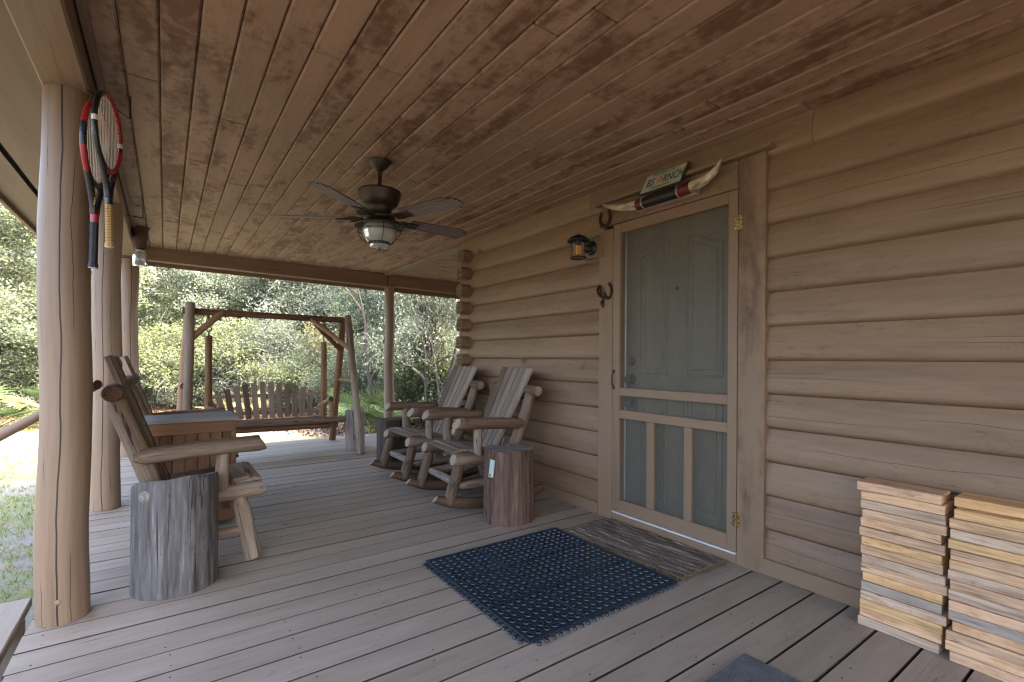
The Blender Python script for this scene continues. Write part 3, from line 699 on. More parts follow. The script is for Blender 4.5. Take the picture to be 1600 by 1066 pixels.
# ================================================================== log chairs (local +x is the way the sitter faces)
def slat_boards(mb, n, bot, top, wb, wt, th, tops=None):
    """fan of n boards from bot=(x,z) to top=(x,z); total widths wb, wt"""
    for i in range(n):
        t0, t1 = i / n, (i + 1) / n; g = .0058
        yb0, yb1 = -wb / 2 + wb * t0 + g, -wb / 2 + wb * t1 - g
        yt0, yt1 = -wt / 2 + wt * t0 + g, -wt / 2 + wt * t1 - g
        d = Vector((top[0] - bot[0], 0, top[1] - bot[1])); L = d.length; d.normalize()
        nrm = Vector((d.z, 0, -d.x)); e = random.uniform(-.006, .004)
        ox = nrm * random.uniform(-.002, .002)
        P = []
        for (yy, l) in ((yb0, 0), (yb1, 0), (yt1, L + e), (yt0, L + e)):
            p = Vector((bot[0], yy, bot[1])) + d * l + ox
            P.append((p - nrm * th / 2, l, yy)); P.append((p + nrm * th / 2, l, yy))
        V = [p[0] for p in P]; go = random.random() * 20
        G = [(p[1] + go, p[2], (k % 2) * th) for k, p in enumerate(P)]
        mb.add(V, [(1, 3, 5, 7), (6, 4, 2, 0), (0, 2, 3, 1), (2, 4, 5, 3), (4, 6, 7, 5), (6, 0, 1, 7)], G)

def chair(name, label, rocker, wd, group, outer=None, bar=None):
    t = thing(name, label, 'rocking chair' if rocker else 'chair', group=group)
    wm = [M[wd], M['end_pale']]; W = .29 if rocker else .27
    zA0, zA1 = (.625, .655) if rocker else (.628, .65)      # arm height rear, front
    cx, cz = (-.225, .875) if rocker else (-.205, .952)      # crossbar
    for s in (-1, 1):
        y = s * W; full = outer is None or s == outer      # an inner side of the double seat has no arm or legs of its own
        mb = MB(); tube(mb, [(-.125, y + s * .03, zA0), (.15, y + s * .03, (zA0 + zA1) / 2 + .004), (.445, y + s * .025, zA1)], [.042, .044, .046], 16, capmat=1, wob=.03, sub=5, ch0=(.05, .55), ch1=(.012, .86), sl1=(-.25, -.5))
        if full: mb.build('armrest', [M['brown_wood'], M['end_pale']] if rocker else wm, t)
        mb = MB(); tube(mb, [(.262, y, zA1 - .03), (.255, y, .38)], [.033, .036], 14, capmat=1, wob=.04, sub=5); mb.build('arm_support', wm, t) if full else None
        mb = MB(); tube(mb, [(-.085, y, .358), (.1, y, .375), (.462, y, .392)], [.036, .043, .045], 16, capmat=1, wob=.03, sub=4, ch1=(.02, .85), sl1=(-.2, -.25)); mb.build('seat_rail', wm, t)
        lo = .085 if rocker else 0.0
        mb = MB(); tube(mb, [(.340 if not rocker else .405, y, .365), ((.412 if not rocker else .492), y, lo)], [.041, .043], 16, capmat=1, wob=.035, sub=5, ch0=(.06, .6), sl1=(0, .2)); mb.build('leg', wm, t) if full else None
        mb = MB(); tube(mb, [(-.0, y, .35), (-.115 if rocker else -.03, y, lo + (.01 if rocker else 0))], [.04, .043], 14, capmat=1, wob=.035, sub=4, ch0=(.05, .6)); mb.build('leg', wm, t) if full else None
        k = .06 if rocker else .065
        dx = cx - .06
        mb = MB(); tube(mb, [(cx + .005, y - s * .012, cz - .02), (cx + .055, y - s * .005, cz - .17), (-.0, y, .33)], [.044, .048, .046], 16, capmat=1, wob=.035, sub=5, ch0=(.07, .58), ch1=(.05, .6)); mb.build('back_post', wm, t)
        mb = MB(); tube(mb, [(.405 if not rocker else .45, y, .17 if not rocker else .195), (-.075, y, .165 if not rocker else .2)], .03, 12, capmat=1, wob=.04, sub=4, ch0=(.08, .4), ch1=(.08, .4)); mb.build('stretcher', wm, t) if full else None
    mb = MB(); tube(mb, [(cx, -W - .085, cz), (cx, W + .085 if bar is None else bar, cz + .004)], .044, 16, capmat=1, wob=.035, sub=6, ch0=(.015, .86), ch1=(.015, .86)); mb.build('crossbar', [M['brown_wood'], M['end_pale']] if rocker else [M[wd], M['end_dark']], t) if bar != 0 else None
    mb = MB(); fx = .43 if not rocker else .452
    tube(mb, [(fx - .04, -W, .2), (fx - .04, W, .205)], .03, 12, capmat=1, wob=.05, sub=5, ch0=(.05, .5), ch1=(.05, .5)); o = mb.build('stretcher', [M['bleached'] if rocker else M[wd], M['end_pale']], t)
    mb = MB(); tube(mb, [(-.06, -W, .21), (-.06, W, .215)], .03, 12, capmat=1, wob=.05, sub=5, ch0=(.05, .5), ch1=(.05, .5)); mb.build('stretcher', wm, t)
    # seat: boards laid side to side on the rails, dipping to the back
    mb = MB(); n = 6; prof = [(.455, .432), (.40, .445), (.31, .437), (.21, .42), (.11, .404), (.01, .39), (-.06, .384)]
    for i in range(n):
        (xa, za), (xb, zb) = prof[i], prof[i + 1]
        d = Vector((xb - xa, 0, zb - za)); L = d.length; ang = math.atan2(d.z, d.x)
        Mr = basis(Vector((-d.x, 0, -d.z)).normalized(), Vector((0, 1, 0)), Vector((d.z, 0, -d.x)).normalized())
        wy = 2 * W + random.uniform(-.1, -.085) + (.05 if i == 0 else 0)
        box(mb, ((xa + xb) / 2, random.uniform(-.006, .006), (za + zb) / 2), (L - .006, wy, .022), Mr, .004, grain=1)
    mb.build('seat', [M['slat_wood']] if rocker else wm, t)
    mb = MB()
    if rocker: slat_boards(mb, 5, (.055, .40), (-.262, 1.052), .37, .50, .02)
    else: slat_boards(mb, 5, (.03, .385), (-.235, 1.128), .37, .48, .022)
    bk = mb.build('backrest', [M['slat_wood']] if rocker else wm, t)
    for zc in ((.50, .93) if not rocker else (.47, )):
        mb = MB()
        f = (zc - .385) / (1.128 - .385); box(mb, (.03 - .265 * f - .026, 0, zc), (.02, .34, .06), rotm('Y', -19), .003, grain=1)
        mb.build('back_batten', wm, bk)
    if rocker:
        for s in (-1, 1):
            mb = MB(); pts = []; rr = []
            for i in range(17):
                u = i / 16; x = .60 - .93 * u; zb = .02 + .30 * (x - .08) ** 2
                pts.append((x, s * W, zb + .022)); rr.append(.043 * min(1, .62 + 3 * min(u, 1 - u)))
            tube(mb, pts, rr, 14, capmat=1, wob=.03, flat=(.8, 1.0), sl0=(0, .6))
            mb.build('rocker', [M['brown_wood'], M['end_pale']], t)
    return t
dbl = chair('log_double_chair', 'log double seat with a grey lidded plank box between its places, behind the grey stump', False, 'grey_wood', None, -1, W2 := 1.57)
dbl['category'] = 'chair'; dbl.location = (0, 3.345, 0)
far_ = chair('far_place', '', False, 'grey_wood', None, 1, 0)
for ch in list(far_.children): ch.parent = dbl; ch.location = (-.01, 1.215, 0)
bpy.data.objects.remove(far_)
rk = chair('log_rocking_chair', 'weathered log rocking chair right behind the reddish stump, nearest the door', True, 'grey_wood', 'log rocking chairs along the wall')
rk.location = (2.195, 3.385, 0); rk.rotation_euler = (0, 0, PI + R(-4.5))
dup(rk, (2.215, 4.285, 0), PI + R(-2.5), 'weathered log rocking chair farther along the wall, next to the corner of the cabin', 'log rocking chairs along the wall')

# --- plank box between the armchairs
bx = dbl
mb = MB()
for s in (-1, 1):
    n = 7
    for i in range(n):
        w = .48 / n; box(mb, (-.24 + w * (i + .5), s * .175, .335), (w - .003, .018, .60), bev=.003, grain=2)
    for i in range(4): box(mb, (s * .236, -.1275 + .085 * i, .335), (.018, .082, .60), bev=.003, grain=2)
for s in (-1, 1):
    box(mb, (0, s * .192, .665), (.50, .016, .075), bev=.003, grain=0); box(mb, (0, s * .192, .07), (.50, .016, .075), bev=.003, grain=0)
    for q in (-1, 1): box(mb, (q * .238, s * .192, .3675), (.03, .0165, .519), bev=.003, grain=2)
o = mb.build('plank_box', [M['box_wood']], bx); o.location = (.145, .635, 0)
mb = MB()
for i in range(3): box(mb, (0, -.14 + .14 * i, .713), (.535, .137, .02), bev=.003, grain=0)
mb.build('lid', [M['box_top']], o)

# --- stumps
def stump(name, label, loc, r, h, bark, top, wob=.03, squash=1.0, rz=0, tilt=(0, 0), taper=.03, ridge=.012):
    mb = MB(); seg = 180; n = 24; ph = [random.random() * 6.28 for _ in range(10)]
    V = []; G = []
    for i in range(n + 1):
        z = h * i / n
        for k in range(seg):
            a = 2 * PI * k / seg
            q = r * (1 + taper * (1 - i / n)) * (1 + wob * (math.sin(2 * a + ph[0]) + .6 * math.sin(3 * a + ph[1])) + ridge * (math.sin(11 * a + ph[2] + .5 * math.sin(z * 6)) + .7 * math.sin(17 * a + ph[3]) + .5 * math.sin(29 * a + ph[4] + z * 2) + .012 * math.sin(z * 20)) + ridge * 1.6 * (mnoise.noise(Vector((math.cos(a) * 9, math.sin(a) * 9, z * 3.5))) + .6 * mnoise.noise(Vector((math.cos(a) * 22, math.sin(a) * 22, z * 7)))))
            if i == n: q *= .975
            x, y = q * math.cos(a), q * math.sin(a) * squash
            zz = z + (tilt[0] * x + tilt[1] * y) * i / n + (0.004 * math.sin(5 * a + ph[5]) if i == n else 0)
            V.append((x, y, zz)); G.append((z, x, y))
    F = [(i * seg + k, i * seg + (k + 1) % seg, (i + 1) * seg + (k + 1) % seg, (i + 1) * seg + k) for i in range(n) for k in range(seg)]
    mb.add(V, F, G, smooth=True, rnd=random.random())
    T = V[-seg:]; c = (0, 0, h - .004)
    mb.add(T + [c], [(k, (k + 1) % seg, seg) for k in range(seg)], G[-seg:] + [(h, 0, 0)], mat=1, smooth=False, rnd=random.random())
    o = mb.build(name, [M[bark], M[top]]); o.location = loc; o.rotation_euler = (0, 0, rz)
    return tag(o, label, 'stump')
s1 = stump('tree_stump', 'broad weathered grey stump beside the armchair nearest the camera', (.052, 2.925, 0), .174, .528, 'stump_grey', 'end_grey', .022, .95, .0, (.05, -.20), .0, .006)
mb = MB(); a = math.atan2(-.985, -.17)
lathe(mb, [(0, .014), (.008, .013), (.013, .008), (.016, .011), (.022, .007), (.034, -.004)], 18, (.169 * math.cos(-2.15 - .3), .165 * math.sin(-2.15 - .3), .478), M=basis(Vector((math.sin(2.45), -math.cos(2.45) * -1, 0)).normalized() if False else Vector((-math.sin(-2.45), math.cos(-2.45), 0)), Vector((0, 0, 1)), Vector((math.cos(-2.45), math.sin(-2.45), 0))), cap=False, wob=.05)
mb.build('branch_knot', [M['end_grey']], s1)
s2 = stump('tree_stump', 'reddish brown stump standing in front of the rocking chair nearest the door', (1.985, 2.815, 0), .170, .50, 'stump_red', 'end_grey', .02, 1.0, 1.1, (-.01, .01), .05)
stump('tree_stump', 'pale narrow stump behind the right front leg of the swing frame', (1.945, 6.10, 0), .118, .475, 'stump_pale', 'end_grey', .03, 1, 0, (0, 0), .0, .02)
mb = MB()
box(mb, (0, 0, .245), (.29, .22, .49), rotm('Z', 8), .012, grain=2, goff=0)
o = mb.build('squared_stump', [M['block_dark']]); o.location = (1.98, 4.93, 0)
tag(o, 'dark squared block of wood standing past the far rocking chair', 'stump')
g = thing('garden_gauge', 'small pale green plastic gauge fixed to the left side of the reddish stump', 'gauge', (1.822, 2.775, .355))
d = Vector((-.75, -.66, 0)).normalized(); Mg = basis(Vector((-d.y, d.x, 0)), Vector((0, 0, 1)), d) @ rotm('Z', -8)
Mg = basis(Vector((.40, -.917, 0)), Vector((0, 0, 1)), Vector((-.917, -.40, 0))) @ rotm('Z', -7)
mb = MB(); box(mb, (0, 0, .028), (.042, .125, .022), Mg, .004); mb.build('case', [M['gauge']], g)
mb = MB(); q = Mg @ Vector((0, .022, .0125)); box(mb, (q.x, q.y, .028 + q.z), (.030, .068, .002), Mg, 0); mb.build('label_face', [M['gauge_face']], g)
mb = MB(); q = Mg @ Vector((-.006, -.046, .0125)); box(mb, (q.x, q.y, .028 + q.z), (.012, .010, .002), Mg, 0); mb.build('mark', [M['black_metal']], g)

# ================================================================== swing
sw = thing('porch_swing', 'brown log swing bench hanging in its A-shaped log frame at the end of the porch', 'swing', (1.03, 6.28, 0))
SM = [M['swing_wood'], M['end_dark']]
def bar(name, p, q, r, mat=None, **k):
    mb = MB(); kw = dict(seg=14, capmat=1, wob=.03, sub=6); kw.update(k)
    tube(mb, [p, q], r, **kw); return mb.build(name, mat or SM, sw)
LX, RX = -.86, .855
bar('top_beam', (LX - .02, 0, 1.622), (RX - .02, 0, 1.606), .036)
GL = [M['grey_wood'], M['end_dark']]
bar('leg', (LX + .045, -.055, 1.70), (LX, -.62, 0), [.045, .044], mat=GL)
bar('leg', (LX + .035, .03, 1.64), (LX - .05, .62, 0), [.04, .042])
bar('leg', (RX - .005, -.055, 1.655), (RX, -.60, 0), [.042, .044], mat=GL)
bar('leg', (RX - .035, .03, 1.62), (RX, .62, 0), [.042, .044])
bar('side_bar', (RX, -.36, .845), (RX, .40, .845), .024, ch0=(.03, .8))
bar('side_bar', (LX - .02, -.36, .83), (LX - .02, .40, .83), .03)
bar('brace', (LX - .0, -.19, 1.27), (LX + .35, -.02, 1.625), .033, ch0=(.05, .5), ch1=(.05, .5))
bar('brace', (RX + .01, -.20, 1.22), (RX - .44, -.02, 1.605), .03, ch0=(.05, .5), ch1=(.05, .5))
bar('brace', (RX - .0, .17, 1.20), (RX - .41, .02, 1.58), .03, ch0=(.05, .5), ch1=(.05, .5))
for x, zt in ((-.64, 1.36), (.576, 1.325)):
    bar('hanger_post', (x, 0, zt), (x, 0, .33), [.034, .038])
    mb = MB()
    def eye(z, rr=.022, ax=0):
        tube(mb, [(x + (rr * math.sin(a * PI / 6) if ax == 0 else 0), (0 if ax == 0 else rr * math.sin(a * PI / 6)), z + rr * math.cos(a * PI / 6)) for a in range(12)], .006, 6, smooth=True)
    tube(mb, [(x, 0, 1.69), (x, 0, 1.55)], .0065, 6); eye(1.522, .027); eye(1.478, .022, 1); eye(1.436, .027)
    tube(mb, [(x, 0, 1.41), (x, 0, zt)], .0065, 6)
    mb.build('chain', [M['dark_iron']], sw)
SD = [M['slat_dark'], M['end_dark']]
bar('seat_front_rail', (-.70, -.36, .405), (.735, -.36, .395), .036, mat=[M['grey_wood'], M['end_dark']])
bar('seat_back_rail', (-.66, .12, .37), (.62, .12, .36), .034)
bar('seat_lower_rail', (-.62, -.30, .335), (.66, -.30, .325), .03)
for x in (-.64, .576):
    bar('seat_side_rail', (x, -.38, .37), (x, .2, .345), .035)
    bar('swing_arm', (x + (-.0), -.34, .64), (x, .17, .52), .03)
    bar('arm_post', (x + .01, -.31, .63), (x + .01, -.31, .40), .028)
mb = MB()
for i in range(9): box(mb, (-.02, -.27 + .05 * i, .415 - .006 * i), (1.17, .044, .018), rotm('X', -5), .003, grain=0)
mb.build('seat', SD, sw)
mb = MB(); n = 12
for i in range(n):
    t = (i + .5) / n * 2 - 1; xb = .50 * t - .02; xt = .555 * t - .03; h = .83 - .135 * t * t + random.uniform(-.004, .004)
    d = Vector((xt - xb, .10, h - .405)); L = d.length; dz = d.normalized(); dx = Vector((1, 0, 0)); dx = (dx - dz * dx.dot(dz)).normalized(); dy = dz.cross(dx)
    box(mb, Vector((xb, .13, .405)) + d * .5, (.062, .018, L), basis(dx, dy, dz), .004, grain=2)
mb.build('backrest', SD, sw)
mb = MB(); box(mb, (-.03, .215, .67), (1.24, .03, .04), rotm('X', -8), .004, grain=0); mb.build('back_batten', SD, sw); mb = MB(); box(mb, (-.03, .165, .47), (1.2, .03, .04), rotm('X', -8), .004, grain=0)
mb.build('back_batten', SD, sw)

# ================================================================== ceiling fan
fan = thing('ceiling_fan', 'dark bronze ceiling fan with five ribbed blades and a caged glass lamp', 'ceiling fan', (1.112, 3.03, CZ))
mb = MB(); lathe(mb, [(.068, .0), (.069, -.009), (.062, -.012), (.061, -.020), (.055, -.024), (.052, -.034), (.044, -.040), (.040, -.050), (.024, -.056), (.021, -.066), (.013, -.068)], 32, cap=False); mb.build('canopy', [M['bronze']], fan)
mb = MB(); lathe(mb, [(.0125, -.07), (.0125, -.17), (.022, -.175), (.024, -.20)], 18, cap=False); mb.build('downrod', [M['bronze']], fan)
mb = MB(); lathe(mb, [(.02, -.178), (.05, -.182), (.118, -.192), (.132, -.197), (.135, -.204), (.132, -.213), (.122, -.258), (.108, -.286), (.085, -.296), (.078, -.312), (.074, -.352), (.098, -.358), (.1, -.372), (.05, -.376)], 48); mb.build('motor_housing', [M['bronze']], fan)
for k in range(5):
    a = R(4 + 72 * k); rt = Matrix.Rotation(a, 3, 'Z')
    br = MB(); zb = -.372
    pitch = rt @ rotm('X', -12)
    tube(br, [rt @ Vector((.07, 0, -.355)), rt @ Vector((.12, 0, -.372)), rt @ Vector((.19, 0, -.374))], [.013, .012, .012], 8, flat=(1.4, .6))
    for s in (-1, 1): tube(br, [rt @ Vector((.16 + .035 * math.cos(q * PI / 5), s * .012 + .022 * s + .018 * math.sin(q * PI / 5), -.377)) for q in range(11)], .005, 6)
    box(br, rt @ Vector((.225, 0, -.3775)), (.09, .07, .006), pitch, .003)
    br.build('blade_arm', [M['bronze']], fan)
    bl = MB(); L0, L1 = .205, .655; nst = 6
    for i in range(nst):
        v = (i + .5) / nst * 2 - 1; w0, w1 = .055, .072
        edge = abs(v); x0 = L0 + .018 * edge ** 3; x1 = L1 - .075 * edge ** 2.6 + .012 * v
        y0, y1 = v * w0, v * w1; hw0, hw1 = w0 / nst - .0022, w1 / nst - .0028
        P = [(x0, y0 - hw0), (x1 + .012 * (1 if v < 0 else -1) * edge, y1 - hw1), (x1 - .012 * (1 if v < 0 else -1) * edge, y1 + hw1), (x0, y0 + hw0)]
        prism(bl, P, .007, pitch, rt @ Vector((0, 0, -.368)), grain=0)
    P = [(L0 + .004, -.056), (L1 - .085, -.074), (L1 - .03, -.060), (L1 + .002, -.025), (L1 + .006, .02), (L1 - .02, .058), (L1 - .075, .074), (L0 + .004, .056)]
    prism(bl, P, .002, pitch, rt @ Vector((0, 0, -.3665)), grain=0, mat=1)
    bl.build('blade', [M['fan_blade'], M['bronze']], fan)
mb = MB(); lathe(mb, [(.045, -.376), (.06, -.39), (.12, -.398), (.152, -.414), (.158, -.424), (.15, -.4235), (.115, -.41), (.05, -.405)], 40, cap=False); lp = mb.build('lamp_cap', [M['bronze']], fan)
mb = MB(); lathe(mb, [(.092, -.41), (.104, -.432), (.107, -.455), (.100, -.485), (.082, -.51), (.066, -.523)], 32, cap=False)
mb.build('lamp_globe', [M['seeded_glass']], fan)
mb = MB(); lathe(mb, [(.062, -.528), (.060, -.548), (.05, -.556), (0, -.558)], 24, cap=False); mb.build('lamp_bottom', [M['seeded_glass']], fan)
mb = MB(); lathe(mb, [(0.0, -.574), (.007, -.573), (.010, -.567), (.006, -.559), (.012, -.556)], 14, cap=False)
lathe(mb, [(.066, -.518), (.068, -.520), (.068, -.523), (.064, -.523)], 28); lathe(mb, [(.064, -.533), (.066, -.535), (.066, -.538), (.06, -.538)], 28)
for k in range(16):
    a = k * PI / 8; box(mb, (.065 * math.cos(a), .065 * math.sin(a), -.528), (.004, .009, .014), Matrix.Rotation(a, 3, 'Z'))
for k in range(6):
    a = R(20 + 60 * k)
    tube(mb, [(r_ * math.cos(a), r_ * math.sin(a), z_) for r_, z_ in ((.125, -.412), (.138, -.44), (.135, -.47), (.118, -.5), (.092, -.52), (.066, -.53))], .003, 6)
    lathe(mb, [(0, .007), (.007, 0), (0, -.007)], 8, (.139 * math.cos(a), .139 * math.sin(a), -.452), cap=False)
tube(mb, [(.136 * math.cos(k * PI / 18), .136 * math.sin(k * PI / 18), -.452) for k in range(37)], .0028, 6)
mb.build('lamp_cage', [M['bronze']], fan)

# ================================================================== wall lantern beside the door
wlamp = thing('wall_lantern', 'black wall lantern with clear glass and an amber bulb left of the door', 'wall lamp', (2.59, 2.585, 1.95))
mb = MB(); box(mb, (-.006, -.005, -.0), (.045, .165, .15), bev=.004, grain=1); mb.build('mount_block', [M['trim_paint']], wlamp)
mb = MB(); lathe(mb, [(0, .030), (.02, .028), (.034, .02), (.046, .016), (.052, .006), (.052, 0)], 26, (-.028, 0, 0), M=MX, cap=False); mb.build('back_plate', [M['black_metal']], wlamp)
mb = MB(); tube(mb, [(-.05, 0, -.02), (-.085, 0, -.035), (-.11, 0, -.01), (-.10, 0, .03), (-.13, 0, .055), (-.16, 0, .06)], .0075, 8)
tube(mb, [(-.05, .0, .01), (-.09, .0, .012), (-.105, 0, -.005)], .006, 8)
mb.build('arm', [M['black_metal']], wlamp)
lx = -.165
mb = MB(); lathe(mb, [(0, .086), (.008, .085), (.012, .078), (.03, .073), (.05, .064), (.078, .043), (.083, .030), (.08, .031), (.05, .045), (0, .05)], 28, (lx, 0, 0), cap=False)
mb.build('roof_cap', [M['black_metal']], wlamp)
mb = MB()
for k in range(4):
    a = R(45 + 90 * k); tube(mb, [(lx + .047 * math.cos(a), .047 * math.sin(a), .042), (lx + .047 * math.cos(a), .047 * math.sin(a), -.085)], .0022, 6)
tube(mb, [(lx + .054 * math.cos(k * PI / 16), .054 * math.sin(k * PI / 16), -.088) for k in range(33)], .006, 8)
tube(mb, [(lx - .05, 0, -.088), (lx + .05, 0, -.088)], .003, 6); lathe(mb, [(0, -.104), (.004, -.1), (.005, -.092), (0, -.088)], 8, (lx, 0, 0), cap=False)
mb.build('cage', [M['black_metal']], wlamp)
mb = MB(); lathe(mb, [(.042, .04), (.043, -.02), (.042, -.084)], 24, (lx, 0, 0), cap=False); mb.build('glass', [M['lamp_glass']], wlamp)
mb = MB(); lathe(mb, [(.017, .045), (.017, .005), (.012, .0)], 14, (lx, 0, 0), cap=False); mb.build('socket', [M['black_metal']], wlamp)
mb = MB()
pts = []
for k in range(60):
    a = k * .62; pts.append((lx + .013 * math.cos(a), .013 * math.sin(a), .002 - .062 * k / 60))
tube(mb, pts, .0062, 6); mb.build('bulb', [M['bulb']], wlamp)

# ================================================================== horns and plate above the door
hm = thing('mounted_horns', 'pair of cow horns joined by black and oxblood leather, mounted over the door', 'horn mount', (2.515, 1.925, 2.145))
mb = MB(); tube(mb, [(0, -.125, .0), (0, .14, .0)], [.037, .037], 28, sub=4); mb.build('leather_wrap', [M['black_leather']], hm)
for s, y0, y1 in ((-1, -.125, -.205), (1, .14, .195)):
    mb = MB(); tube(mb, [(0, y0, 0), (0, y1, -.004 * s)], [.0385, .036 if s < 0 else .034], 28); mb.build('leather_band', [M['oxblood']], hm)
    mb = MB(); tube(mb, [(0, y0 + .004 * s, 0), (0, y0 - .004 * s, 0)], .041, 28); mb.build('braid_ring', [M['cord_white']], hm)
mb = MB()
pts = [(0, -.198, .002), (-.004, -.25, .006), (-.010, -.31, .018), (-.018, -.36, .04), (-.03, -.40, .072), (-.04, -.425, .105)]
tube(mb, pts, [.034, .031, .026, .019, .011, .002], 20, sub=3, goff=0); mb.build('horn', [M['horn']], hm)
mb = MB()
pts = [(0, .19, -.002), (-.006, .25, .002), (-.014, .32, .012), (-.022, .39, .03), (-.03, .45, .052), (-.038, .505, .085)]
tube(mb, pts, [.032, .03, .025, .018, .011, .002], 20, sub=3, goff=0); mb.build('horn', [M['horn']], hm)
mb = MB(); box(mb, (.03, -.005, -.033), (.045, .44, .012), bev=.002); box(mb, (.05, -.005, -.01), (.012, .44, .05), bev=.002); mb.build('mount_board', [M['board_pale']], hm)
# licence plate leaning on the ledge
pl = thing('license_plate', 'cream licence plate in a dark frame with an orange emblem, leaning above the horns', 'license plate', (2.492, 1.932, 2.196))
u = Vector((0, -1, 0)); w = Vector((.50, 0, .866)).normalized(); nn = u.cross(w)
MP = basis(u, w, nn)
mb = MB(); box(mb, MP @ Vector((0, .077, -.004)), (.318, .166, .010), MP, .003); mb.build('frame', [M['plate_edge']], pl)
mb = MB(); box(mb, MP @ Vector((0, .077, .0025)), (.300, .148, .004), MP, .0015); mb.build('face', [M['plate_face']], pl)
def text(s, size, pos, Mx, mat, parent, name='lettering', sx=1.0, ext=.0006):
    c = bpy.data.curves.new(name, 'FONT'); c.body = s; c.size = size; c.align_x = 'CENTER'; c.align_y = 'CENTER'; c.extrude = ext; c.space_character = 1.0
    o = bpy.data.objects.new(name, c); COL.objects.link(o); o.parent = parent
    bpy.context.view_layer.update(); me = bpy.data.meshes.new_from_object(o); bpy.data.objects.remove(o); bpy.data.curves.remove(c); me.name = name
    o = bpy.data.objects.new(name, me); COL.objects.link(o); o.parent = parent; me.materials.clear(); me.materials.append(mat)
    m = Mx.to_4x4(); m.translation = Vector(pos); o.matrix_local = m @ Matrix.Diagonal((sx, 1, 1, 1)); return o
text('BS', .092, MP @ Vector((-.092, .070, .0055)), MP, M['plate_green'], pl, sx=.62, ext=.001)
text('RNCH', .092, MP @ Vector((.078, .070, .0055)), MP, M['plate_green'], pl, sx=.58, ext=.001)
text('MYFLORIDA.COM', .023, MP @ Vector((-.01, .133, .0055)), MP, M['plate_green'], pl, sx=.9)
text('SUNSHINE STATE', .019, MP @ Vector((0, .017, .0055)), MP, M['plate_green'], pl, sx=.9)
mb = MB(); lathe(mb, [(0, .002), (.014, .0018), (.017, 0)], 20, MP @ Vector((-.028, .066, .0045)), M=MP, cap=False); lathe(mb, [(0, .0022), (.013, .0018), (.016, 0)], 20, MP @ Vector((-.012, .074, .0045)), M=MP, cap=False)
mb.build('orange_emblem', [M['plate_orange']], pl)
mb = MB(); prism(mb, [(-.018, -.002), (-.006, .004), (.006, .014), (-.006, .013), (-.016, .007)], .001, MP, MP @ Vector((-.012, .09, .006))); mb.build('leaf_emblem', [M['plate_green']], pl)
mb = MB(); box(mb, MP @ Vector((.124, .132, .0052)), (.034, .024, .001), MP); mb.build('sticker', [M['plate_yellow']], pl)

hs = MB(); pts = []
for k in range(21):
    a = R(-235 + 290 * k / 20) if False else R(128 + 284 * k / 20); pts.append((0, .048 * math.cos(a), .056 * math.sin(a)))
tube(hs, pts, [.006 + .003 * math.sin(PI * k / 20) for k in range(21)], 8, flat=(.6, 1.7))
o = hs.build('horseshoe', [M['iron']]); o.location = (2.566, 2.462, 2.145); tag(o, 'rusty horseshoe nailed up under the left horn tip', 'horseshoe')
hk = thing('horseshoe_hook', 'dark iron coat hook made of bent horseshoe pieces on the left door casing', 'hook', (2.572, 2.475, 1.585))
mb = MB(); tube(mb, [(0, -.045 + .030 * math.cos(R(100 + 250 * k / 14)) * 1.1, .035 + .052 * math.sin(R(100 + 250 * k / 14))) for k in range(15)], .009, 8, flat=(.7, 1.4)); mb.build('shoe', [M['iron']], hk)
mb = MB(); tube(mb, [(-.005 - .02 * math.sin(k * PI / 12), .028 + .022 * math.cos(k * PI / 7), .045 + .03 * math.sin(k * PI / 7)) for k in range(13)], .008, 8); tube(mb, [(-.004, .03, .08), (-.028, .035, .05), (-.03, .02, .015), (-.012, -.002, -.01)], .009, 8); mb.build('bent_prong', [M['iron']], hk)
mb = MB(); tube(mb, [(0, -.01, .0), (-.008, .0, -.03), (-.014, .002, -.055), (-.008, -.004, -.08)], .006, 8); tube(mb, [(-.012 , .003 + .010 * math.cos(k * PI / 6), -.045 + .013 * math.sin(k * PI / 6)) for k in range(13)], .0055, 8); mb.build('drop', [M['iron']], hk)

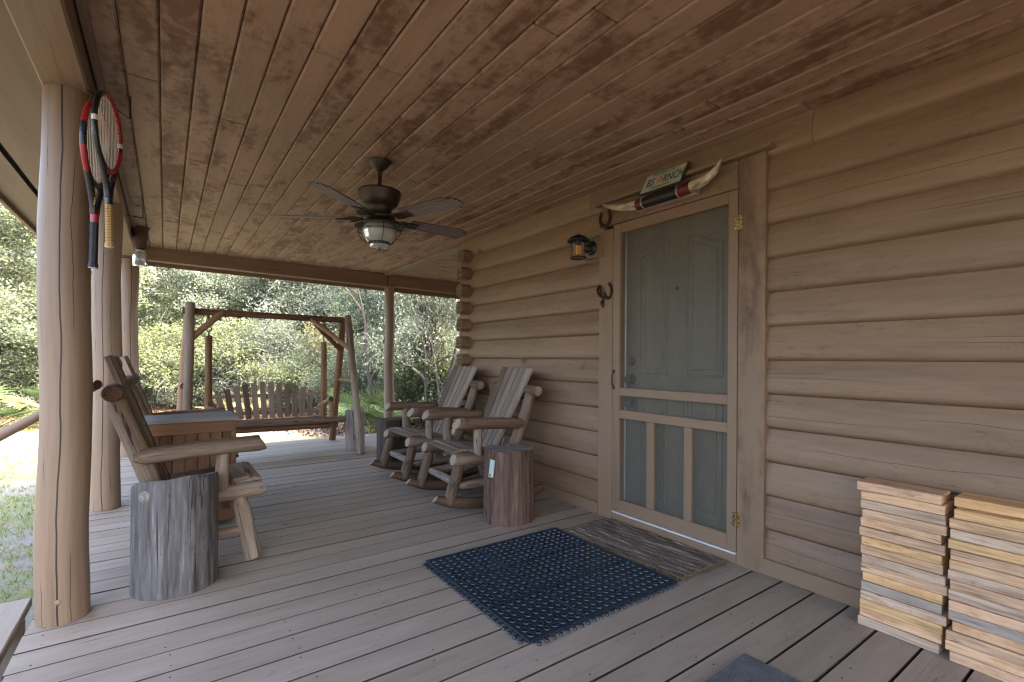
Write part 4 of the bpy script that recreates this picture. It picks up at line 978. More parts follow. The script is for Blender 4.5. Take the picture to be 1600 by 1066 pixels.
# ================================================================== rackets on a ceiling hook
def racket(label, loc, rot, red_at, grip, lettered, group, sc_=1.0):
    t = thing('tennis_racket', label, 'tennis racket', loc, 0, group); t.rotation_euler = rot; t.scale = (sc_,) * 3
    mats = [M['black_paint'], M['red_paint'], M['white_paint']]
    mb = MB(); n = 48; a0, b0 = .128, .17; zc = .517
    for i in range(n):
        q0, q1 = 2 * PI * i / n, 2 * PI * (i + 1) / n; deg = (math.degrees((q0 + q1) / 2)) % 360
        mt = 0
        for lo, hi, m_ in red_at:
            if lo <= deg < hi: mt = m_
        tube(mb, [(a0 * math.cos(q), 0, zc + b0 * math.sin(q)) for q in (q0, (q0 + q1) / 2, q1)], .0118, 8, mat=mt, caps=False)
    for s in (-1, 1):
        tube(mb, [(s * .098, 0, .408), (s * .07, 0, .365), (s * .04, 0, .31), (s * .018, 0, .262), (s * .012, 0, .225)], [.0105, .0115, .012, .012, .012], 8, mat=0, sub=2, flat=(1.1, .85))
    tube(mb, [(.083 * math.cos(R(200 + 140 * k / 10)), 0, .392 + .05 * math.sin(R(200 + 140 * k / 10))) for k in range(11)], .0085, 8, mat=1 if not lettered else 0)
    tube(mb, [(0, 0, .24), (0, 0, .19)], [.0155, .0155], 8, mat=1 if lettered else 0)
    mb.build('frame', mats, t)
    mb = MB()
    for i in range(16):
        x = -.113 + .226 * i / 15; h = .163 * math.sqrt(max(0, 1 - (x / .122) ** 2)); tube(mb, [(x, .0006, zc - h), (x, .0006, zc + h)], .0013, 4, caps=False)
    for i in range(19):
        z = -.152 + .304 * i / 18; h = .122 * math.sqrt(max(0, 1 - (z / .163) ** 2)); tube(mb, [(-h, -.0006, zc + z), (h, -.0006, zc + z)], .0013, 4, caps=False)
    mb.build('strings', [M['string']], t)
    mb = MB(); prof = [(0, .0185), (.012, .0185), (.022, .016)]; 
    tube(mb, [(0, 0, .0), (0, 0, .014), (0, 0, .02), (0, 0, .19)], [.0185, .0185, .0158, .0152], 8, mat=0, smooth=False)
    for k in range(14): tube(mb, [(.0158 * math.cos(a * PI / 6), .0158 * math.sin(a * PI / 6), .022 + .0118 * k + .001 * a) for a in range(13)], .0011, 4, mat=1)
    mb.build('grip', [M[grip], M['black_grip']], t)
    mb = MB(); lathe(mb, [(0, -.002), (.0175, -.002), (.0175, .002)], 8); mb.build('butt_cap', [M['white_paint']], t)
    if lettered:
        Mt = basis(Vector((0, 0, 1)), Vector((-1, 0, 0)) * -1, Vector((0, 1, 0)) * -1) 
        Mt = basis(Vector((0, 0, -1)), Vector((1, 0, 0)), Vector((0, -1, 0)))
        text('Wilson', .026, (-.026, -.0115, .288), Mt @ rotm('Z', -24), M['gold_ink'], t, ext=.0006)
    return t
racket('red and black racket with a black wrapped grip, hanging nearer the post', (-.250, 2.70, 1.503), (R(1.5), R(-1.0), R(76)), [(15, 75, 1), (120, 165, 1), (75, 120, 0), (195, 240, 1)], 'black_grip', True, 'rackets hung on the ceiling hook')
racket('red and black racket with a bare tan leather grip, hanging on the right', (-.190, 2.60, 1.580), (R(-1), R(.3), R(74)), [(0, 60, 1), (60, 120, 1), (120, 170, 0), (290, 345, 1), (352, 358, 2), (176, 181, 2), (240, 290, 1)], 'tan_grip', False, 'rackets hung on the ceiling hook', .91)
mb = MB(); tube(mb, [(-.144, 3.0, CZ), (-.144, 3.0, 2.283), (-.147, 2.985, 2.276), (-.30, 2.70, 2.262), (-.31, 2.68, 2.28)], .0032, 8, sub=2); o = mb.build('ceiling_hook', [M['steel']])
tag(o, 'bent wire hook in the ceiling carrying the two rackets', 'hook')
mb = MB(); tube(mb, [(-.21, 5.13, CZ), (-.158, 5.13, CZ - .003), (-.158, 5.13, 2.298), (-.162, 5.13, 2.293), (-.283, 5.13, 2.297), (-.287, 5.13, 2.302), (-.287, 5.13, 2.345)], .0036, 8); o = mb.build('ceiling_hook', [M['steel']])
tag(o, 'empty square bent wire hook on the ceiling between the posts', 'hook')
jar = thing('jar_lamp', 'clear glass jar screwed under a rough piece of log at the edge beam', 'jar', (-.205, 5.98, CZ))
mb = MB(); tube(mb, [(0, 0, -.0), (0, 0, -.03), (.002, 0, -.10), (0, 0, -.205)], [.085, .068, .062, .05], 22, wob=.06, sub=2); mb.build('log_mount', [M['brown_wood']], jar)
mb = MB(); lathe(mb, [(.044, -.20), (.044, -.225)], 20); mb.build('jar_lid', [M['black_metal']], jar)
mb = MB(); lathe(mb, [(.040, -.222), (.041, -.242), (.058, -.265), (.060, -.28), (.060, -.365), (.056, -.38), (.02, -.384), (0, -.382)], 26, cap=False); mb.build('jar_glass', [M['jar_glass']], jar)

# ================================================================== mats
mat = MB(); nx = ny = 21; S = .92; x0, y0 = 1.19, 1.532
cell = S / 21
mt = thing('rubber_mat', 'dark blue rubber floor mat full of round holes in front of the door', 'mat', (x0, y0, .0))
def ring(r, z, cx, cy, k=12): return [(cx + r * math.cos(2 * PI * i / k + PI / k), cy + r * math.sin(2 * PI * i / k + PI / k), z) for i in range(k)]
def sq(h, z, cx, cy):
    o = []
    for i in range(12):
        a = 2 * PI * i / 12 + PI / 12; c, s = math.cos(a), math.sin(a); m = max(abs(c), abs(s)); o.append((cx + h * c / m, cy + h * s / m, z))
    return o
for i in range(21):
    for j in range(21):
        cx, cy = cell * (i + .5), cell * (j + .5); h = cell / 2; zt = .0125
        if i % 7 == 0: cx += .0035
        if i % 7 == 6: cx -= .0035
        if j % 7 == 0: cy += .0035
        if j % 7 == 6: cy -= .0035
        A = sq(h * .985, zt - .0015, cell * (i + .5), cell * (j + .5)); B = ring(.0168, zt - .0015, cx, cy); C = ring(.0155, zt + .0025, cx, cy); D = ring(.0128, zt + .0025, cx, cy); E = ring(.0118, .001, cx, cy)
        V = A + B + C + D + E; F = []
        for r_ in range(4):
            for k in range(12): F.append((r_ * 12 + k, r_ * 12 + (k + 1) % 12, (r_ + 1) * 12 + (k + 1) % 12, (r_ + 1) * 12 + k))
        mat.add(V, F, smooth=False, rnd=.5)
for a, b, c, d in ((-.012, -.012, S + .012, .0005), (-.012, S - .0005, S + .012, S + .012), (-.012, 0, .0005, S), (S - .0005, 0, S + .012, S)):
    box(mat, ((a + c) / 2, (b + d) / 2, .0065), (c - a, d - b, .013), bev=.002)
for k in (7, 14):
    box(mat, (cell * k, S / 2, .0125), (.010, S, .007), bev=.002); box(mat, (S / 2, cell * k, .0125), (S, .010, .0071), bev=.002)
tb = mat
for k in range(24):
    p = .02 + k * (S - .04) / 23
    box(tb, (-.021, p, .006), (.022, .008, .010), bev=.002); lathe(tb, [(.0085, .0), (.0085, .011), (.004, .0115)], 10, (-.034, p, 0))
    box(tb, (p, -.021, .006), (.008, .022, .010), bev=.002); lathe(tb, [(.0085, .0), (.0085, .011), (.004, .0115)], 10, (p, -.034, 0))
box(mat, (S / 2, S / 2, .0022), (S, S, .0024)); mat.build('mat_body', [M['rubber']], mt)
cm = thing('coir_doormat', 'frayed brown striped doormat lying against the threshold', 'doormat', (2.355, 1.945, 0))
mb = MB(); n = 30
for i in range(n):
    x = -.198 + .396 * (i + .5) / n; yb = random.uniform(-.008, .008)
    tube(mb, [(x + .003 * math.sin(k * 1.3 + i), -.42 + .84 * k / 12 + (yb if k in (0, 12) else 0), .009 + .003 * math.sin(k * 2.1 + i * 1.7)) for k in range(13)], .0088, 7, flat=(.85, 1.0), wob=.1)
box(mb, (0, 0, .004), (.40, .838, .008), bev=.002, grain=1)
mb.build('ribbed_pile', [M['coir']], cm)
mb = MB()
for i in range(420):
    e = random.random()
    if e < .62: p = Vector((random.uniform(-.2, .2), -.42, random.uniform(.003, .016))); d = Vector((random.uniform(-.6, .6), -1, random.uniform(-.15, .35)))
    elif e < .8: p = Vector((random.uniform(-.2, .2), .42, random.uniform(.003, .016))); d = Vector((random.uniform(-.6, .6), 1, random.uniform(-.15, .35)))
    else: p = Vector((random.choice((-.2, .2)), random.uniform(-.42, .42), random.uniform(.003, .014))); d = Vector((p.x * 5, random.uniform(-.6, .6), random.uniform(-.1, .3)))
    d.normalize(); L = random.uniform(.008, .032)
    q = p + d * L; q.z = max(q.z, .002); r_ = p + d * L * .5 + Vector((0, 0, random.uniform(0, .006)))
    tube(mb, [p, r_, q], .0012, 3, caps=False)
mb.build('frayed_edge', [M['coir_edge']], cm)
mb = MB(); N = 26
box(mb, (0, 0, .004), (.72, .62, .008), bev=.003)
for i in range(2600):
    x, y = random.uniform(-.36, .36), random.uniform(-.31, .31); a = random.random() * 6.28; L = .006
    mb.add([(x - .0022 * math.sin(a), y + .0022 * math.cos(a), .0075), (x + .0022 * math.sin(a), y - .0022 * math.cos(a), .0075), (x + L * math.cos(a), y + L * math.sin(a), .0125)], [(0, 1, 2)], rnd=random.random())
o = mb.build('grey_rug', [M['grey_rug']]); o.location = (1.80 - .335 - .0, .987 - .31, .001); o.rotation_euler = (0, 0, R(1.5)); tag(o, 'grey carpet mat with only its far corner in view on the deck', 'rug')

# ================================================================== stacks of cut wood blocks by the wall
ORD = ['topmost', 'second', 'third', 'fourth', 'fifth', 'sixth', 'seventh', 'eighth', 'ninth', 'tenth', 'eleventh', 'twelfth', 'thirteenth', 'fourteenth', 'fifteenth', 'bottom']
CN = ['yellow pine', 'tan pine', 'pinkish tan pine', 'greyish pine', 'slate grey pine']
seqL = [2, 1, 3, 2, 1, 2, 0, 1, 3, 2, 0, 4, 3, 0, 1, 3]      # top to bottom
seqR = [0, 0, 1, 3, 0, 2, 1, 3, 2, 3, 2, 4, 1, 2, 1, 2]
def stack(seq, xf, y0, y1, which, first_back, group):
    n = len(seq); th = .0385
    for i, c in enumerate(seq):
        k = n - 1 - i; z = th * (k + .5)
        dy = random.uniform(-.011, .011); dx = random.uniform(-.005, .005) + (.045 if (first_back and i == 0) else 0)
        mb = MB(); L = y1 - y0 + random.uniform(-.012, .008)
        box(mb, (0, 0, 0), (.125, L, th - .0022), None, .0022, grain=1)
        o = mb.build('wood_block', [BLK[c]]); o.location = (xf + .0625 + dx, (y0 + y1) / 2 + dy, z - .0008); o.rotation_euler = (0, 0, R(random.uniform(-1.2, 1.2)))
        if i == 0: lab = CN[c] + ' block lying on top of the wood stack ' + which
        elif i == n - 1: lab = CN[c] + ' block at the bottom of the wood stack ' + which
        else: lab = CN[c] + ' block, ' + ORD[i] + ' from the top in the wood stack ' + which
        tag(o, lab, 'wood block', group)
stack(seqL, 2.440, .556, .832, 'nearer the door', False, 'cut blocks in the stack nearer the door')
stack(seqR, 2.424, .236, .536, 'farther from the door', True, 'cut blocks in the stack farther from the door')

# a few dead leaves and twigs blown onto the deck
for (x, y, lab) in ((.93, 4.55, 'small dark dead leaf on the deck between the chairs'),):
    mb = MB(); mb.add([(-.02, 0, .004), (0, -.009, .001), (.024, .002, .008), (0, .011, .003)], [(0, 1, 2, 3)], rnd=.2); o = mb.build('dead_leaf', [M['litter']]); o.location = (x, y, .002); tag(o, lab, 'leaf')

random.seed(41); gm = MB()
for i in range(170):      # grit and leaf crumbs swept against the edges of the boards
    e = random.random(); x, y = (random.uniform(-.3, 2.5), random.uniform(.6, 6.5)) if e < .6 else (random.uniform(2.3, 2.56), random.uniform(.9, 4.3))
    a = random.random() * 6.28; l_ = random.uniform(.003, .009); w_ = l_ * random.uniform(.25, .6); z = .0035
    gm.add([(x + l_ * math.cos(a), y + l_ * math.sin(a), z), (x - w_ * math.sin(a), y + w_ * math.cos(a), z + .002), (x - l_ * math.cos(a), y - l_ * math.sin(a), z), (x + w_ * math.sin(a), y - w_ * math.cos(a), z + .001)], [(0, 1, 2, 3)], rnd=random.random() * .5)
kind(gm.build('deck_grit', [M['litter']]), 'stuff')
# ================================================================== vegetation
def rv(s=1.0):
    while True:
        v = Vector((random.uniform(-1, 1), random.uniform(-1, 1), random.uniform(-1, 1)))
        if .05 < v.length < 1: return v.normalized() * s
class Leaves:
    def __init__(s): s.v = []; s.f = []; s.r = []
    def leaf(s, p, size, tone, up=.35):
        d = rv(); d.z = d.z * .8 + up * .3; d.normalize(); e = rv(); n = d.cross(e)
        if n.length < .1: return
        n.normalize(); L = size * random.uniform(.7, 1.35); w = L * random.uniform(.26, .4); o = len(s.v)
        b = p - d * L * .5
        s.v += [tuple(b), tuple(p + n * w), tuple(p + d * L * .5), tuple(p - n * w)]
        s.f.append((o, o + 1, o + 2, o + 3)); s.r.append(min(.999, max(0, tone + random.gauss(0, .16))))
    def mesh(s, name, mats):
        me = bpy.data.meshes.new(name); me.from_pydata(s.v, [], s.f)
        a = me.attributes.new('rnd', 'FLOAT', 'FACE'); a.data.foreach_set('value', s.r)
        for m in mats: me.materials.append(m)
        me.update(); return me

def grow(seed, H, W, stems, trunk_r, nleaf, lsize, levels=3, lean=.35, bare=.25, twigs=1.0, moss=0, clump=.34, low=.1):
    """returns (MB of trunk, limbs and twigs; Leaves; Leaves of lichen-grey twigs)"""
    random.seed(seed); tk = MB(); lv = Leaves(); ms = Leaves(); tips = []
    def seg(p, d, L, r, lvl):
        n = 4 if lvl < levels else 3; pts = [p.copy()]; q = p.copy(); dd = d.copy()
        for i in range(n):
            dd = (dd + rv(.32) + Vector((0, 0, .05 if lvl < 2 else -.02))).normalized(); q = q + dd * L / n; pts.append(q.copy())
        rr = [r * (1 - .62 * i / n) for i in range(n + 1)]
        tube(tk, pts, rr, 7 if lvl == 0 else (5 if lvl == 1 else 3), wob=.08 if lvl == 0 else 0, caps=False, sub=2 if lvl == 0 else 0)
        if lvl >= levels:
            tips.append((pts[-1], L)); tips.append((pts[-2], L)); return
        kids = random.randint(3, 4) if lvl else random.randint(4, 6)
        for j in range(kids):
            f = random.uniform(.35 if lvl else bare, 1.0); k = min(n - 1, int(f * n)); b = pts[k].lerp(pts[k + 1], f * n - k)
            o = rv(); o.z = abs(o.z) * .55 + .05 * lvl; nd = (dd * .55 + o * 1.0).normalized()
            seg(b, nd, L * random.uniform(.5, .72), rr[k] * .62, lvl + 1)
        seg(pts[-1], dd, L * .55, rr[-1], lvl + 1)
    bases = []
    for s_ in range(stems):
        bases.append(len(tk.v))
        a = random.random() * 6.28; sp = lean * random.uniform(.4, 1.2)
        d = Vector((math.cos(a) * sp, math.sin(a) * sp, 1)).normalized()
        seg(Vector((math.cos(a) * .12 * (stems > 1), math.sin(a) * .12 * (stems > 1), -.08)), d, H * .52 * random.uniform(.8, 1.05), trunk_r * random.uniform(.7, 1), 0)
    for i_ in range(1, stems): b_, c_ = bases[i_ - 1], bases[i_]; tk.f.append([b_, b_ + 2, c_]); tk.m.append(0); tk.s.append(False); tk.r.append(.5)
    zt = max(t[0].z for t in tips); rad = max(math.hypot(t[0].x, t[0].y) for t in tips)
    kz = H / zt; kx = W / rad
    for i, v in enumerate(tk.v): tk.v[i] = (v[0] * (1 + (kx - 1) * min(1, max(0, v[2] / (H * .3)))), v[1] * (1 + (kx - 1) * min(1, max(0, v[2] / (H * .3)))), v[2] * kz if v[2] > 0 else v[2])
    T = [(Vector((t[0].x * kx, t[0].y * kx, t[0].z * kz)), random.random()) for t in tips if t[0].z * kz > low * H]
    per = max(1, nleaf // len(T))
    for p, c in T:
        tone = .2 + .6 * c; cl = clump * random.uniform(.6, 1.4)
        for _ in range(int(per * random.uniform(.35, 1.65))):
            o = rv(cl * random.random() ** .5); o.z *= .7
            lv.leaf(p + o, lsize, tone)
        for _ in range(int(moss * random.uniform(0, 2))):
            o = rv(cl * 1.1 * random.random() ** .5); q = p + o; d = rv(); d.z = d.z * .6 + .2; L = random.uniform(.18, .5); e = d.cross(rv()).normalized() * random.uniform(.004, .009); o_ = len(ms.v)
            m_ = q + d * L * .5 + rv(.05)
            ms.v += [tuple(q - e), tuple(q + e), tuple(m_ + e * .8), tuple(m_ - e * .8), tuple(q + d * L)]
            ms.f += [(o_, o_ + 1, o_ + 2, o_ + 3), (o_ + 3, o_ + 2, o_ + 4)]; t_ = random.random(); ms.r += [t_, t_]
    return tk, lv, ms

PROTO = {}
def proto(key, leaf, bark='bark', **k):
    tk, lv, ms = grow(**k)
    o_ = len(tk.v); tk.v += ms.v; tk.g += ms.v
    for f_, r_ in zip(ms.f, ms.r): tk.f.append([o_ + q for q in f_]); tk.m.append(1); tk.s.append(False); tk.r.append(r_)
    t = tk.build('trunk', [M[bark], M['moss']])
    PROTO[key] = (t.data, lv.mesh('crown', [M[leaf]]), None, t)
proto('shrub_y', 'leaf_yel', seed=11, H=2.6, W=1.9, stems=6, trunk_r=.035, nleaf=16000, lsize=.062, levels=2, lean=.8, bare=.1, clump=.36, moss=2, low=.02)
proto('shrub_y2', 'leaf_yel', seed=12, H=2.2, W=1.7, stems=7, trunk_r=.03, nleaf=15000, lsize=.056, levels=2, lean=.9, bare=.1, clump=.34, moss=3, low=.02)
proto('shrub_g', 'leaf_grn', seed=13, H=2.4, W=1.8, stems=6, trunk_r=.035, nleaf=15000, lsize=.06, levels=2, lean=.8, bare=.1, clump=.36, moss=3, low=.02)
proto('shrub_grey', 'leaf_gry', seed=14, H=2.7, W=1.9, stems=6, trunk_r=.04, nleaf=11000, lsize=.052, levels=2, lean=.8, bare=.1, clump=.4, moss=6, low=.02)
proto('oak_a', 'leaf_gry', seed=21, H=6.5, W=3.0, stems=1, trunk_r=.12, nleaf=30000, lsize=.068, levels=3, lean=.35, bare=.3, clump=.46, moss=3)
proto('oak_b', 'leaf_gry', seed=22, H=5.6, W=2.8, stems=3, trunk_r=.10, nleaf=27000, lsize=.067, levels=3, lean=.5, bare=.25, clump=.46, moss=4)
proto('oak_c', 'leaf_grn', seed=23, H=7.2, W=3.0, stems=1, trunk_r=.13, nleaf=30000, lsize=.07, levels=3, lean=.3, bare=.3, clump=.48, moss=3)
proto('oak_y', 'leaf_yel', seed=24, H=6.0, W=2.7, stems=1, trunk_r=.10, nleaf=27000, lsize=.068, levels=3, lean=.3, bare=.25, clump=.48, moss=2)
proto('dry', 'leaf_dry', seed=25, H=3.2, W=1.0, stems=2, trunk_r=.04, nleaf=3600, lsize=.07, levels=2, lean=.3, bare=.2, clump=.36, moss=1)
for kx_, v in PROTO.items(): bpy.data.objects.remove(v[3])
random.seed(99)
LAB = {'shrub_y': ('scrub_bush', 'yellow green scrub bush at the front edge of the thicket', 'bush', 'yellow green bushes along the thicket edge'),
       'shrub_g': ('scrub_bush', 'mid green scrub bush at the front edge of the thicket', 'bush', 'green bushes along the thicket edge'),
       'shrub_grey': ('scrub_bush', 'grey green twiggy bush at the front edge of the thicket', 'bush', 'grey bushes along the thicket edge'),
       'oak_a': ('scrub_oak', 'grey green scrub oak with pale lichen twigs in the thicket', 'tree', 'grey scrub oaks in the thicket'),
       'oak_c': ('scrub_oak', 'mid green taller scrub oak behind the bushes', 'tree', 'green scrub oaks in the thicket'),
       'oak_y': ('scrub_oak', 'yellow green scrub oak behind the bushes', 'tree', 'yellow green scrub oaks in the thicket'),
       'dry': ('dry_sapling', 'small rusty orange sapling in the thicket behind the swing', 'sapling', 'rusty saplings in the thicket')}
LAB['shrub_y2'] = LAB['shrub_y']; LAB['oak_b'] = LAB['oak_a']
def plant(key, deg, dist, s=1.0, sz=None, label=None):
    a = R(deg); x, y = dist * math.sin(a), dist * math.cos(a)
    nm, lab, cat, grp = LAB[key]; t = thing(nm, label or lab, cat, (x, y, gz(x, y) - .03), random.random() * 6.28, None if label else grp)
    t.scale = (s, s, sz or s * random.uniform(.92, 1.1))
    tr, cr, mo, _ = PROTO[key]
    for n_, d_ in (('trunk', tr), ('crown', cr), ('twigs', mo)):
        if d_ is not None:
            o = bpy.data.objects.new(n_, d_); COL.objects.link(o); o.parent = t
    return t
# front edge, left to right as seen from the porch (angles from straight ahead along the wall)
FRONT = [(-26, 15.5, 'shrub_g'), (-21, 16.5, 'shrub_y'), (-17, 17.5, 'shrub_grey'), (-13, 19.5, 'shrub_y2'), (-9.5, 19.0, 'shrub_g'), (-7.0, 20.5, 'shrub_grey'), (-4, 20, 'shrub_y'), (-1, 19.5, 'shrub_g'),
         (1.5, 18.6, 'shrub_y'), (4, 18.2, 'shrub_g'), (6.5, 17.8, 'shrub_y'), (9, 17.2, 'shrub_grey'), (11.3, 16.8, 'shrub_g'), (13.5, 16.0, 'shrub_y'), (15.6, 15.3, 'shrub_y2'), (17.8, 14.8, 'shrub_grey'),
         (20, 14.0, 'shrub_g'), (22.3, 13.4, 'shrub_grey'), (24.8, 12.6, 'shrub_y2'), (27.2, 12.0, 'shrub_y'), (30, 11.8, 'shrub_g'), (33, 11.6, 'shrub_y'), (37, 11.6, 'shrub_grey'), (42, 11.6, 'shrub_g')]
for dg, ds, k in FRONT: plant(k, dg, ds, random.uniform(.85, 1.12))
SECOND = [(-24, 19, 'oak_b'), (-18.5, 21, 'oak_a'), (-13.5, 23, 'oak_y'), (-10.8, 22, 'oak_a'), (-8.0, 22.5, 'oak_b'), (-5, 23, 'oak_c'), (-1, 22.5, 'oak_y'), (2.5, 21.5, 'oak_y'), (5, 20.8, 'oak_c'), (7.6, 20.5, 'oak_a'),
          (10, 20, 'oak_a'), (12.4, 19.4, 'oak_b'), (14.6, 18.5, 'oak_b'), (17, 17.6, 'oak_a'), (19.6, 17, 'oak_a'), (22, 16.0, 'oak_c'), (24.6, 15.2, 'oak_b'), (27.5, 14.6, 'oak_a'), (31, 14.4, 'oak_b'), (36, 14.5, 'oak_c'), (42, 15, 'oak_a')]
for dg, ds, k in SECOND: plant(k, dg, ds, random.uniform(.85, 1.05))
THIRD = [(-22, 25, 'oak_c'), (-16, 27, 'oak_c'), (-11.5, 27, 'oak_c'), (-6.5, 27.5, 'oak_a'), (-2.5, 27, 'oak_c'), (1, 26, 'oak_a'), (4.2, 25.5, 'oak_c'), (7.5, 25, 'oak_a'), (11, 24.5, 'oak_c'), (14.5, 23.5, 'oak_a'), (18, 22, 'oak_c'),
         (21.5, 21, 'oak_a'), (25.5, 20, 'oak_c'), (29.5, 19, 'oak_a'), (35, 19, 'oak_c')]
for dg, ds, k in THIRD: plant(k, dg, ds, random.uniform(1.1, 1.3))
plant('dry', 14.6, 15.4, .78, label='small rusty orange sapling seen above the back of the swing')
plant('dry', 17.2, 13.8, .62, label='low rusty sapling seen just right of the swing back')
plant('oak_a', 20.6, 11.9, .74, 1.0, label='crooked dark trunked scrub oak seen between the swing and the slim post')
plant('oak_b', 26.6, 11.2, .72, 1.0, label='sparse scrub oak seen between the slim post and the cabin corner')

plant('oak_c', -12.3, 17.6, .95); plant('oak_y', -9.6, 18.4, 1.0); plant('oak_a', -7.4, 21.0, 1.15); plant('oak_c', -14.5, 19.0, 1.0)
# far wood behind, reads as one mass
lv = Leaves(); random.seed(5)
for i in range(56000):
    a = R(random.uniform(-42, 60)); d = random.uniform(31, 37); z = 10.5 * random.random() ** .9
    z *= .72 + .3 * mnoise.noise(Vector((a * 9, 0, 3.0))) 
    lv.leaf(Vector((d * math.sin(a), d * math.cos(a), z - .5)), .30, .5 + .5 * mnoise.noise(Vector((a * 22, z * .5, 1.0))))
o = bpy.data.objects.new('far_wood', lv.mesh('far_wood', [M['leaf_grn']])); COL.objects.link(o); kind(o, 'stuff')

# palmettos
def frond_mesh(seed, mat, nf, size):
    random.seed(seed); fr = MB(); st = MB()
    for f in range(nf):
        az = random.random() * 6.28; el = R(random.uniform(28, 78)); d = Vector((math.cos(az) * math.cos(el), math.sin(az) * math.cos(el), math.sin(el)))
        pl_ = size * random.uniform(.55, .9); hub = d * pl_
        tube(st, [Vector((0, 0, 0)), hub * .55 + Vector((0, 0, .04)), hub], [.012, .009, .007], 5, caps=False)
        side = d.cross(Vector((0, 0, 1))).normalized(); fd = (d + Vector((math.cos(az), math.sin(az), 0)) * .5).normalized(); rn = random.random()
        for k in range(22):
            t = (k / 21 - .5) * R(230); bd = (fd * math.cos(t) + side * math.sin(t)).normalized(); L = size * .62 * (1 - .22 * abs(t) / 2) * random.uniform(.9, 1.08)
            nrm = fd.cross(side).normalized(); w = side * math.cos(t) - fd * math.sin(t); w = w.normalized() * .017
            p0 = hub; p1 = hub + bd * L * .55 + nrm * .01; p2 = hub + bd * L - Vector((0, 0, .12 * L)); r_ = min(1, max(0, rn * .6 + random.uniform(0, .4)))
            fr.add([p0 - w * .3, p0 + w * .3, p1 + w, p1 - nrm * .008, p1 - w, p2], [(0, 3, 4), (0, 1, 3), (1, 2, 3), (4, 3, 5), (3, 2, 5)], rnd=r_)
    return fr, st
def palmetto(label, deg, dist, mat, seed, nf=11, size=.9, group=None):
    a = R(deg); x, y = dist * math.sin(a), dist * math.cos(a); t = thing('palmetto', label, 'palmetto', (x, y, gz(x, y)), 0, group)
    fr, st = frond_mesh(seed, mat, nf, size); fr.build('fronds', [M[mat]], t); st.build('stalks', [M['palm_grn']], t)
palmetto('straw yellow palmetto fan at the edge of the sand beyond the handrail', -8.4, 15.2, 'palm_yel', 31, 9, .85)
palmetto('tall green palmetto next to the straw yellow one', -6.2, 16.2, 'palm_grn', 32, 12, 1.15)
palmetto('green palmetto fan seen behind the pale stump at the porch end', 19.7, 10.3, 'palm_grn', 33, 13, .95)
palmetto('pale yellow palmetto seen under the left side of the swing', 6.2, 14.6, 'palm_yel', 34, 9, .8)
palmetto('green palmetto low under the swing frame right leg', 17.3, 11.5, 'palm_grn', 35, 11, .8)
palmetto('dark green palmetto at the sand edge beyond the stairs', -11.5, 15.0, 'palm_grn', 36, 11, .9)

# grass and leaf litter
random.seed(8); gl = Leaves()
for i in range(24000):
    x, y = random.uniform(-6, 1.5), random.uniform(4.5, 16)
    if mnoise.noise(Vector((x * .6, y * .6, 7.0))) + .25 * mnoise.noise(Vector((x * 2.1, y * 2.1, 2.0))) < -.08: continue
    for q in range(3):
        px, py = x + random.uniform(-.05, .05), y + random.uniform(-.05, .05); z = gz(px, py); a = random.random() * 6.28; h = random.uniform(.02, .065); w = .0045; o_ = len(gl.v)
        gl.v += [(px - w * math.cos(a), py - w * math.sin(a), z), (px + w * math.cos(a), py + w * math.sin(a), z), (px + random.uniform(-.04, .04), py + random.uniform(-.04, .04), z + h)]
        gl.f.append((o_, o_ + 1, o_ + 2)); gl.r.append(random.random())
o = bpy.data.objects.new('short_grass', gl.mesh('short_grass', [M['grass']])); COL.objects.link(o); kind(o, 'stuff')
ll = Leaves()
for i in range(26000):
    a = R(random.uniform(-14, 33)); dd = 19 - 8.0 * max(0, min(1, (math.degrees(a) + 2) / 30)) ; d = dd + random.uniform(-4.2, 2.2)
    if random.random() > 1 - abs(d - dd) / 5 + .1: continue
    x, y = d * math.sin(a), d * math.cos(a)
    if y < 7.6: continue
    p = Vector((x, y, gz(x, y) + random.uniform(.005, .03))); ll.leaf(p, .075, random.random() * .9, 0)
o = bpy.data.objects.new('leaf_litter', ll.mesh('leaf_litter', [M['litter']])); COL.objects.link(o); kind(o, 'stuff')

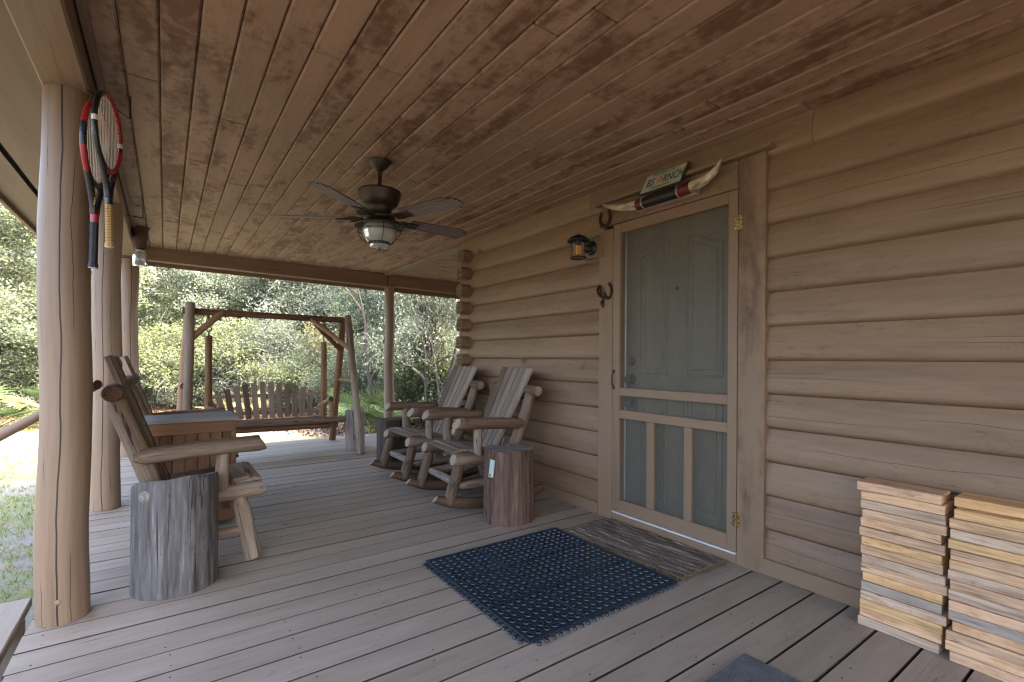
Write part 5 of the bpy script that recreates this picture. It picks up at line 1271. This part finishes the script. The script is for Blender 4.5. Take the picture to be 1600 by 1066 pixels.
# ================================================================== light, sky, camera
SUN_AZ, SUN_EL = R(145), R(50)
w = bpy.data.worlds.new('World'); sc.world = w; w.use_nodes = True
nt = w.node_tree; nt.nodes.clear()
sky = nt.nodes.new('ShaderNodeTexSky'); sky.sky_type = 'NISHITA'; sky.sun_disc = False; sky.sun_elevation = SUN_EL; sky.sun_rotation = SUN_AZ; sky.dust_density = 6.0; sky.air_density = .8; sky.ozone_density = .3
bg = nt.nodes.new('ShaderNodeBackground'); bg.inputs['Strength'].default_value = .15
ou = nt.nodes.new('ShaderNodeOutputWorld'); nt.links.new(sky.outputs[0], bg.inputs[0]); nt.links.new(bg.outputs[0], ou.inputs[0])
sl = bpy.data.lights.new('sun', 'SUN'); sl.energy = 1.15; sl.angle = R(10); sl.color = (1, .95, .87)
so = bpy.data.objects.new('sun', sl); COL.objects.link(so)
sd_ = Vector((math.sin(SUN_AZ) * math.cos(SUN_EL), math.cos(SUN_AZ) * math.cos(SUN_EL), math.sin(SUN_EL)))
so.rotation_euler = sd_.to_track_quat('Z', 'Y').to_euler(); so.location = sd_ * 30

cam = bpy.data.cameras.new('camera'); co = bpy.data.objects.new('camera', cam); COL.objects.link(co); sc.camera = co
cam.sensor_width = 36; cam.lens = 760 / 1600 * 36; cam.shift_y = 28 / 1600; cam.clip_start = .05; cam.clip_end = 3000
mm = Matrix.Rotation(R(-35.5), 4, 'Z') @ Matrix.Rotation(R(90), 4, 'X') @ Matrix.Rotation(R(.4), 4, 'Z'); mm.translation = Vector((0, 0, 1.13))
co.matrix_world = mm

sc.view_settings.view_transform = 'Standard'; sc.view_settings.look = 'None'; sc.view_settings.gamma = 1; sc.view_settings.use_curve_mapping = False
sc.view_settings.exposure = 3.86
sc.render.engine = 'CYCLES'; c = sc.cycles
c.use_denoising = True; c.filter_width = 1.25; c.max_bounces = 12; c.diffuse_bounces = 7; c.glossy_bounces = 4; c.transparent_max_bounces = 12; c.transmission_bounces = 6
c.sample_clamp_indirect = 6.0; c.caustics_reflective = False; c.caustics_refractive = False
